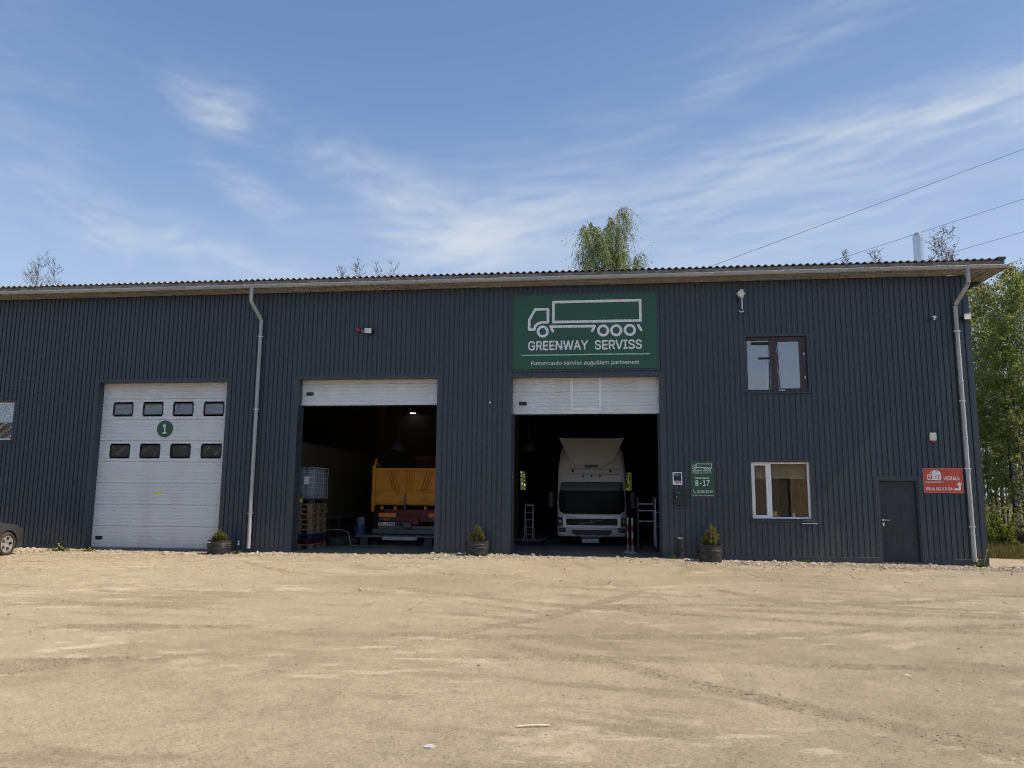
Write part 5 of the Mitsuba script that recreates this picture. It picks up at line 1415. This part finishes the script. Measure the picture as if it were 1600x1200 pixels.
# woodland edge at the right
rt = np.random.default_rng(77)
grp = 'birches of the woodland edge'
lab_b = 'fresh green birch in the woodland right of the workshop'
spots = [(13.6, 10.0, 9.9, 1.7, 'm_leaf_light'), (15.1, 9.0, 10.2, 1.9, 'm_leaf_light'), (16.8, 9.5, 10.7, 1.9, 'm_leaf_light'), (16.2, 14.2, 11.1, 1.8, 'm_leaf_birch'), (17.6, 13.6, 11.4, 2.0, 'm_leaf_birch'), (19.4, 13.0, 11.9, 2.0, 'm_leaf_light'), (17.8, 18.2, 12.2, 1.8, 'm_leaf_bud'), (19.6, 19.4, 13.0, 2.1, 'm_leaf_birch'), (21.4, 18.4, 13.4, 2.1, 'm_leaf_light'), (22.8, 15.5, 13.0, 2.1, 'm_leaf_birch'), (21.0, 11.0, 11.5, 2.1, 'm_leaf_light'), (19.0, 8.8, 10.9, 1.9, 'm_leaf_birch')]
for i, (tx, ty, th, tw_, lf) in enumerate(spots):
    tree('birch_tree', lab_b, 'birch', grp, tx, ty, th, tw_, .38, 46, 15, 9000, .064, 100 + i, lf, 'm_bark', .85, twl=1.0, tr=.075 + .03 * rt.random(), wiggle=.35)
# thin stems and saplings between them
for i in range(30):
    ty = rt.uniform(8.0, 24.0)
    tx = behind(rt.uniform(1500, 1690), 0, ty)
    lf = ('m_leaf_light', 'm_leaf_birch', 'm_leaf_grey')[i % 3]
    tree('sapling', 'thin young tree among the birches of the woodland edge', 'sapling', 'saplings of the woodland edge', tx, ty, rt.uniform(4.0, 9.0), .8, .22, 18, 8, 1800, .065, 300 + i, lf, 'm_bark' if i % 3 else 'm_bark_dark', .45, twl=.6, tr=rt.uniform(.03, .06), wiggle=.6)
for i in range(9):
    ty = rt.uniform(26.0, 48.0)
    tx = behind(rt.uniform(1480, 1740), 0, ty)
    tree('forest_tree', 'far tree standing deep in the woodland right of the workshop', 'tree', 'far trees of the woodland', tx, ty, rt.uniform(9.0, 13.0), 1.8, .2, 26, 10, 4200, .11, 400 + i, 'm_leaf_birch' if i % 2 else 'm_leaf_grey', 'm_bark_dark', .6, twl=1.0, tr=.10)


def bush(x, y, h, w, n, seed, leaf, lab, cat='bush', ls=.05):
    rg = np.random.default_rng(seed)
    z0 = float(gz(x, y)) - .05
    S = thing('bush', lab, cat)
    stem, P_ = G(), []
    for i in range(46):
        t = rg.uniform(0, 6.28); e = rg.uniform(.5, 1.45)
        d = np.array([math.cos(t) * math.cos(e) * w / h * 1.3, math.sin(t) * math.cos(e) * w / h * 1.3, math.sin(e)])
        l = h * rg.uniform(.6, 1.08)
        b = np.array([x + rg.normal() * w * .25, y + rg.normal() * w * .25, z0])
        q_ = np.linspace(0, 1, 6)[:, None]
        pth = b + q_ * d * l + np.array([0, 0, -.1]) * q_ ** 2 * l
        stem.tube(pth, np.linspace(.010, .003, 6), 4, False)
        u = rg.uniform(.08, 1.02, n // 46)
        P_.append(np.stack([np.interp(u, q_[:, 0], pth[:, k]) for k in range(3)], -1) + rg.normal(0, .06, (len(u), 3)) * (1.2 - .6 * u[:, None]))
    put(S, 'stems', stem, 'm_bark_dark')
    P_ = np.vstack(P_)
    v, f = leaves(P_, ls * rg.uniform(.6, 1.3, len(P_)), rg, 1.4)
    put(S, 'foliage', G().add(v, f), leaf)


bush(11.75, 5.0, 1.55, .75, 9000, 1, 'm_leaf_bush', 'bright green bush beside the right corner of the workshop')
bush(13.05, 5.4, 1.35, .7, 7000, 2, 'm_leaf_grey', 'greyish green bush at the right edge of the woodland')
bush(10.7, 6.6, 1.2, .8, 6000, 3, 'm_leaf_bush', 'low bush partly behind the right corner of the workshop')
bush(12.5, 7.4, 1.9, 1.0, 9000, 5, 'm_leaf_birch', 'taller olive bush behind the bright green bush')
# meadow grass
rg = np.random.default_rng(9)
n = 26000
gx_, gy_ = rg.uniform(9.6, 17.5, n), 3.3 + np.abs(rg.normal(0, 1.6, n)) + .4 * np.sin(rg.uniform(0, 6, n))
hh = rg.uniform(.12, .48, n) * (0.7 + .6 * meshkit.noise(np.stack([gx_ * 1.5, gy_ * 1.5, gx_ * 0], -1)))
zz = gz(gx_, gy_) - .02
th = rg.uniform(0, 6.28, n)
w_ = rg.uniform(.004, .009, n)
b0 = np.stack([gx_ - np.cos(th) * w_, gy_ - np.sin(th) * w_, zz], -1)
b1 = np.stack([gx_ + np.cos(th) * w_, gy_ + np.sin(th) * w_, zz], -1)
tp = np.stack([gx_ + rg.normal(0, .10, n), gy_ + rg.normal(0, .10, n), zz + hh], -1)
put(None, 'grass', G().add(np.stack([b0, b1, tp], 1).reshape(-1, 3), np.arange(n * 3).reshape(-1, 3)), 'm_grass', False, 'half dry meadow grass along the woodland edge', 'stuff')

# ------------------------------------------------------------------ overhead lines
for (A, Bq, lab) in (((35.0, 45.0, 30.89), (8.98, 45.0, 21.43), 'topmost overhead cable crossing the sky at right'), ((34.6, 45.0, 26.5), (18.5, 45.0, 21.43), 'middle overhead cable passing the steel chimney'), ((34.4, 45.0, 23.68), (29.0, 45.0, 22.16), 'lower overhead cable ending behind the budding tree'), ((34.2, 45, 21.33), (32.8, 45, 20.93), 'lowest short overhead cable beside the roof corner')):
    A, Bq = np.array(A), np.array(Bq)
    d = (A - Bq) / np.linalg.norm(A - Bq)
    p0, p1 = Bq - d * 25, A + d * 30
    t = np.linspace(0, 1, 24)[:, None]
    single('power_cable', G().tube(p0 + (p1 - p0) * t - np.array([0, 0, 1.0]) * (4 * t * (1 - t)) * 0.10, .017, 5), 'm_cable', lab, 'cable')

# ------------------------------------------------------------------ behind the photographer: what the panes reflect
S = thing('timber_barn', 'old plank barn across the yard, mirrored in the white window', 'barn')
bang, bo = math.radians(-38), (13.0, -46.0, 0)
i = 0
xx_ = 2.0
rb = np.random.default_rng(6)
while xx_ < 24.0:
    w_ = rb.uniform(.22, .36)
    if not (14.6 < xx_ < 15.9):
        put(S, 'plank', G().box(xx_ + .025, xx_ + w_ - .025, -46.02 - rb.uniform(0, .03), -45.97 + rb.uniform(0, .03), -.1, 5.0).turn(bang, bo), 'm_old_plank' if xx_ > 15 else 'm_grey_plank' if xx_ > 13 else ('m_old_plank', 'm_grey_plank')[i % 2])
        i += 1
    xx_ += w_
put(S, 'shell', G().box(2, 24, -54, -46.1, -.1, 5.0).turn(bang, bo), 'm_bark_dark')
put(S, 'roof', G().add([(1.5, -45.3, 4.9), (24.5, -45.3, 4.9), (24.5, -50, 8.0), (1.5, -50, 8.0), (1.5, -54.7, 4.9), (24.5, -54.7, 4.9)], [(0, 1, 2, 3), (3, 2, 5, 4)]).turn(bang, bo), 'm_roof')
S = thing('lattice_mast', 'tall steel lattice mast mirrored in the brown window', 'mast')
mx, my = 24.6, -95.0
g = G()
for s1_ in (-1, 1):
    for s2_ in (-1, 1):
        g.tube([(mx + s1_ * 1.0, my + s2_ * 1.0, 0), (mx + s1_ * .45, my + s2_ * .45, 25)], .07, 5)
for i in range(16):
    za, zb_ = 25 * i / 16, 25 * (i + 1) / 16
    wa, wb = 1.0 - .55 * i / 16, 1.0 - .55 * (i + 1) / 16
    for sy_ in (-1, 1):
        sg = 1 if i % 2 else -1
        g.tube([(mx - sg * wa, my + sy_ * wa, za), (mx + sg * wb, my + sy_ * wb, zb_)], .045, 4)
        g.tube([(mx + sy_ * wa, my - sg * wa, za), (mx + sy_ * wb, my + sg * wb, zb_)], .045, 4)
put(S, 'tower', g, 'm_greysteel')
put(S, 'cross_arm', G().box(mx - 3.2, mx + .6, my - .2, my + .2, 24.2, 24.6).box(mx - 2.2, mx + .6, my - .15, my + .15, 22.0, 22.3), 'm_greysteel')
S = thing('metal_shed', 'low shed with dark ribbed roof, mirrored in the left window', 'shed')
put(S, 'wall', G().box(-66, -22, -44, -36, -.1, 4.6), 'm_trim')
for i in range(44):
    u0 = -66.5 + i * 1.03
    put(S, 'roof_sheet', G().add([(u0, -35.5, 4.5), (u0 + .9, -35.5, 4.5), (u0 + .9, -40, 7.6), (u0, -40, 7.6), (u0 + .96, -35.5, 4.62), (u0 + .96, -40, 7.72), (u0 + 1.03, -35.5, 4.5), (u0 + 1.03, -40, 7.6)], [(0, 1, 2, 3), (1, 4, 5, 2), (4, 6, 7, 5)]), 'm_greysteel')
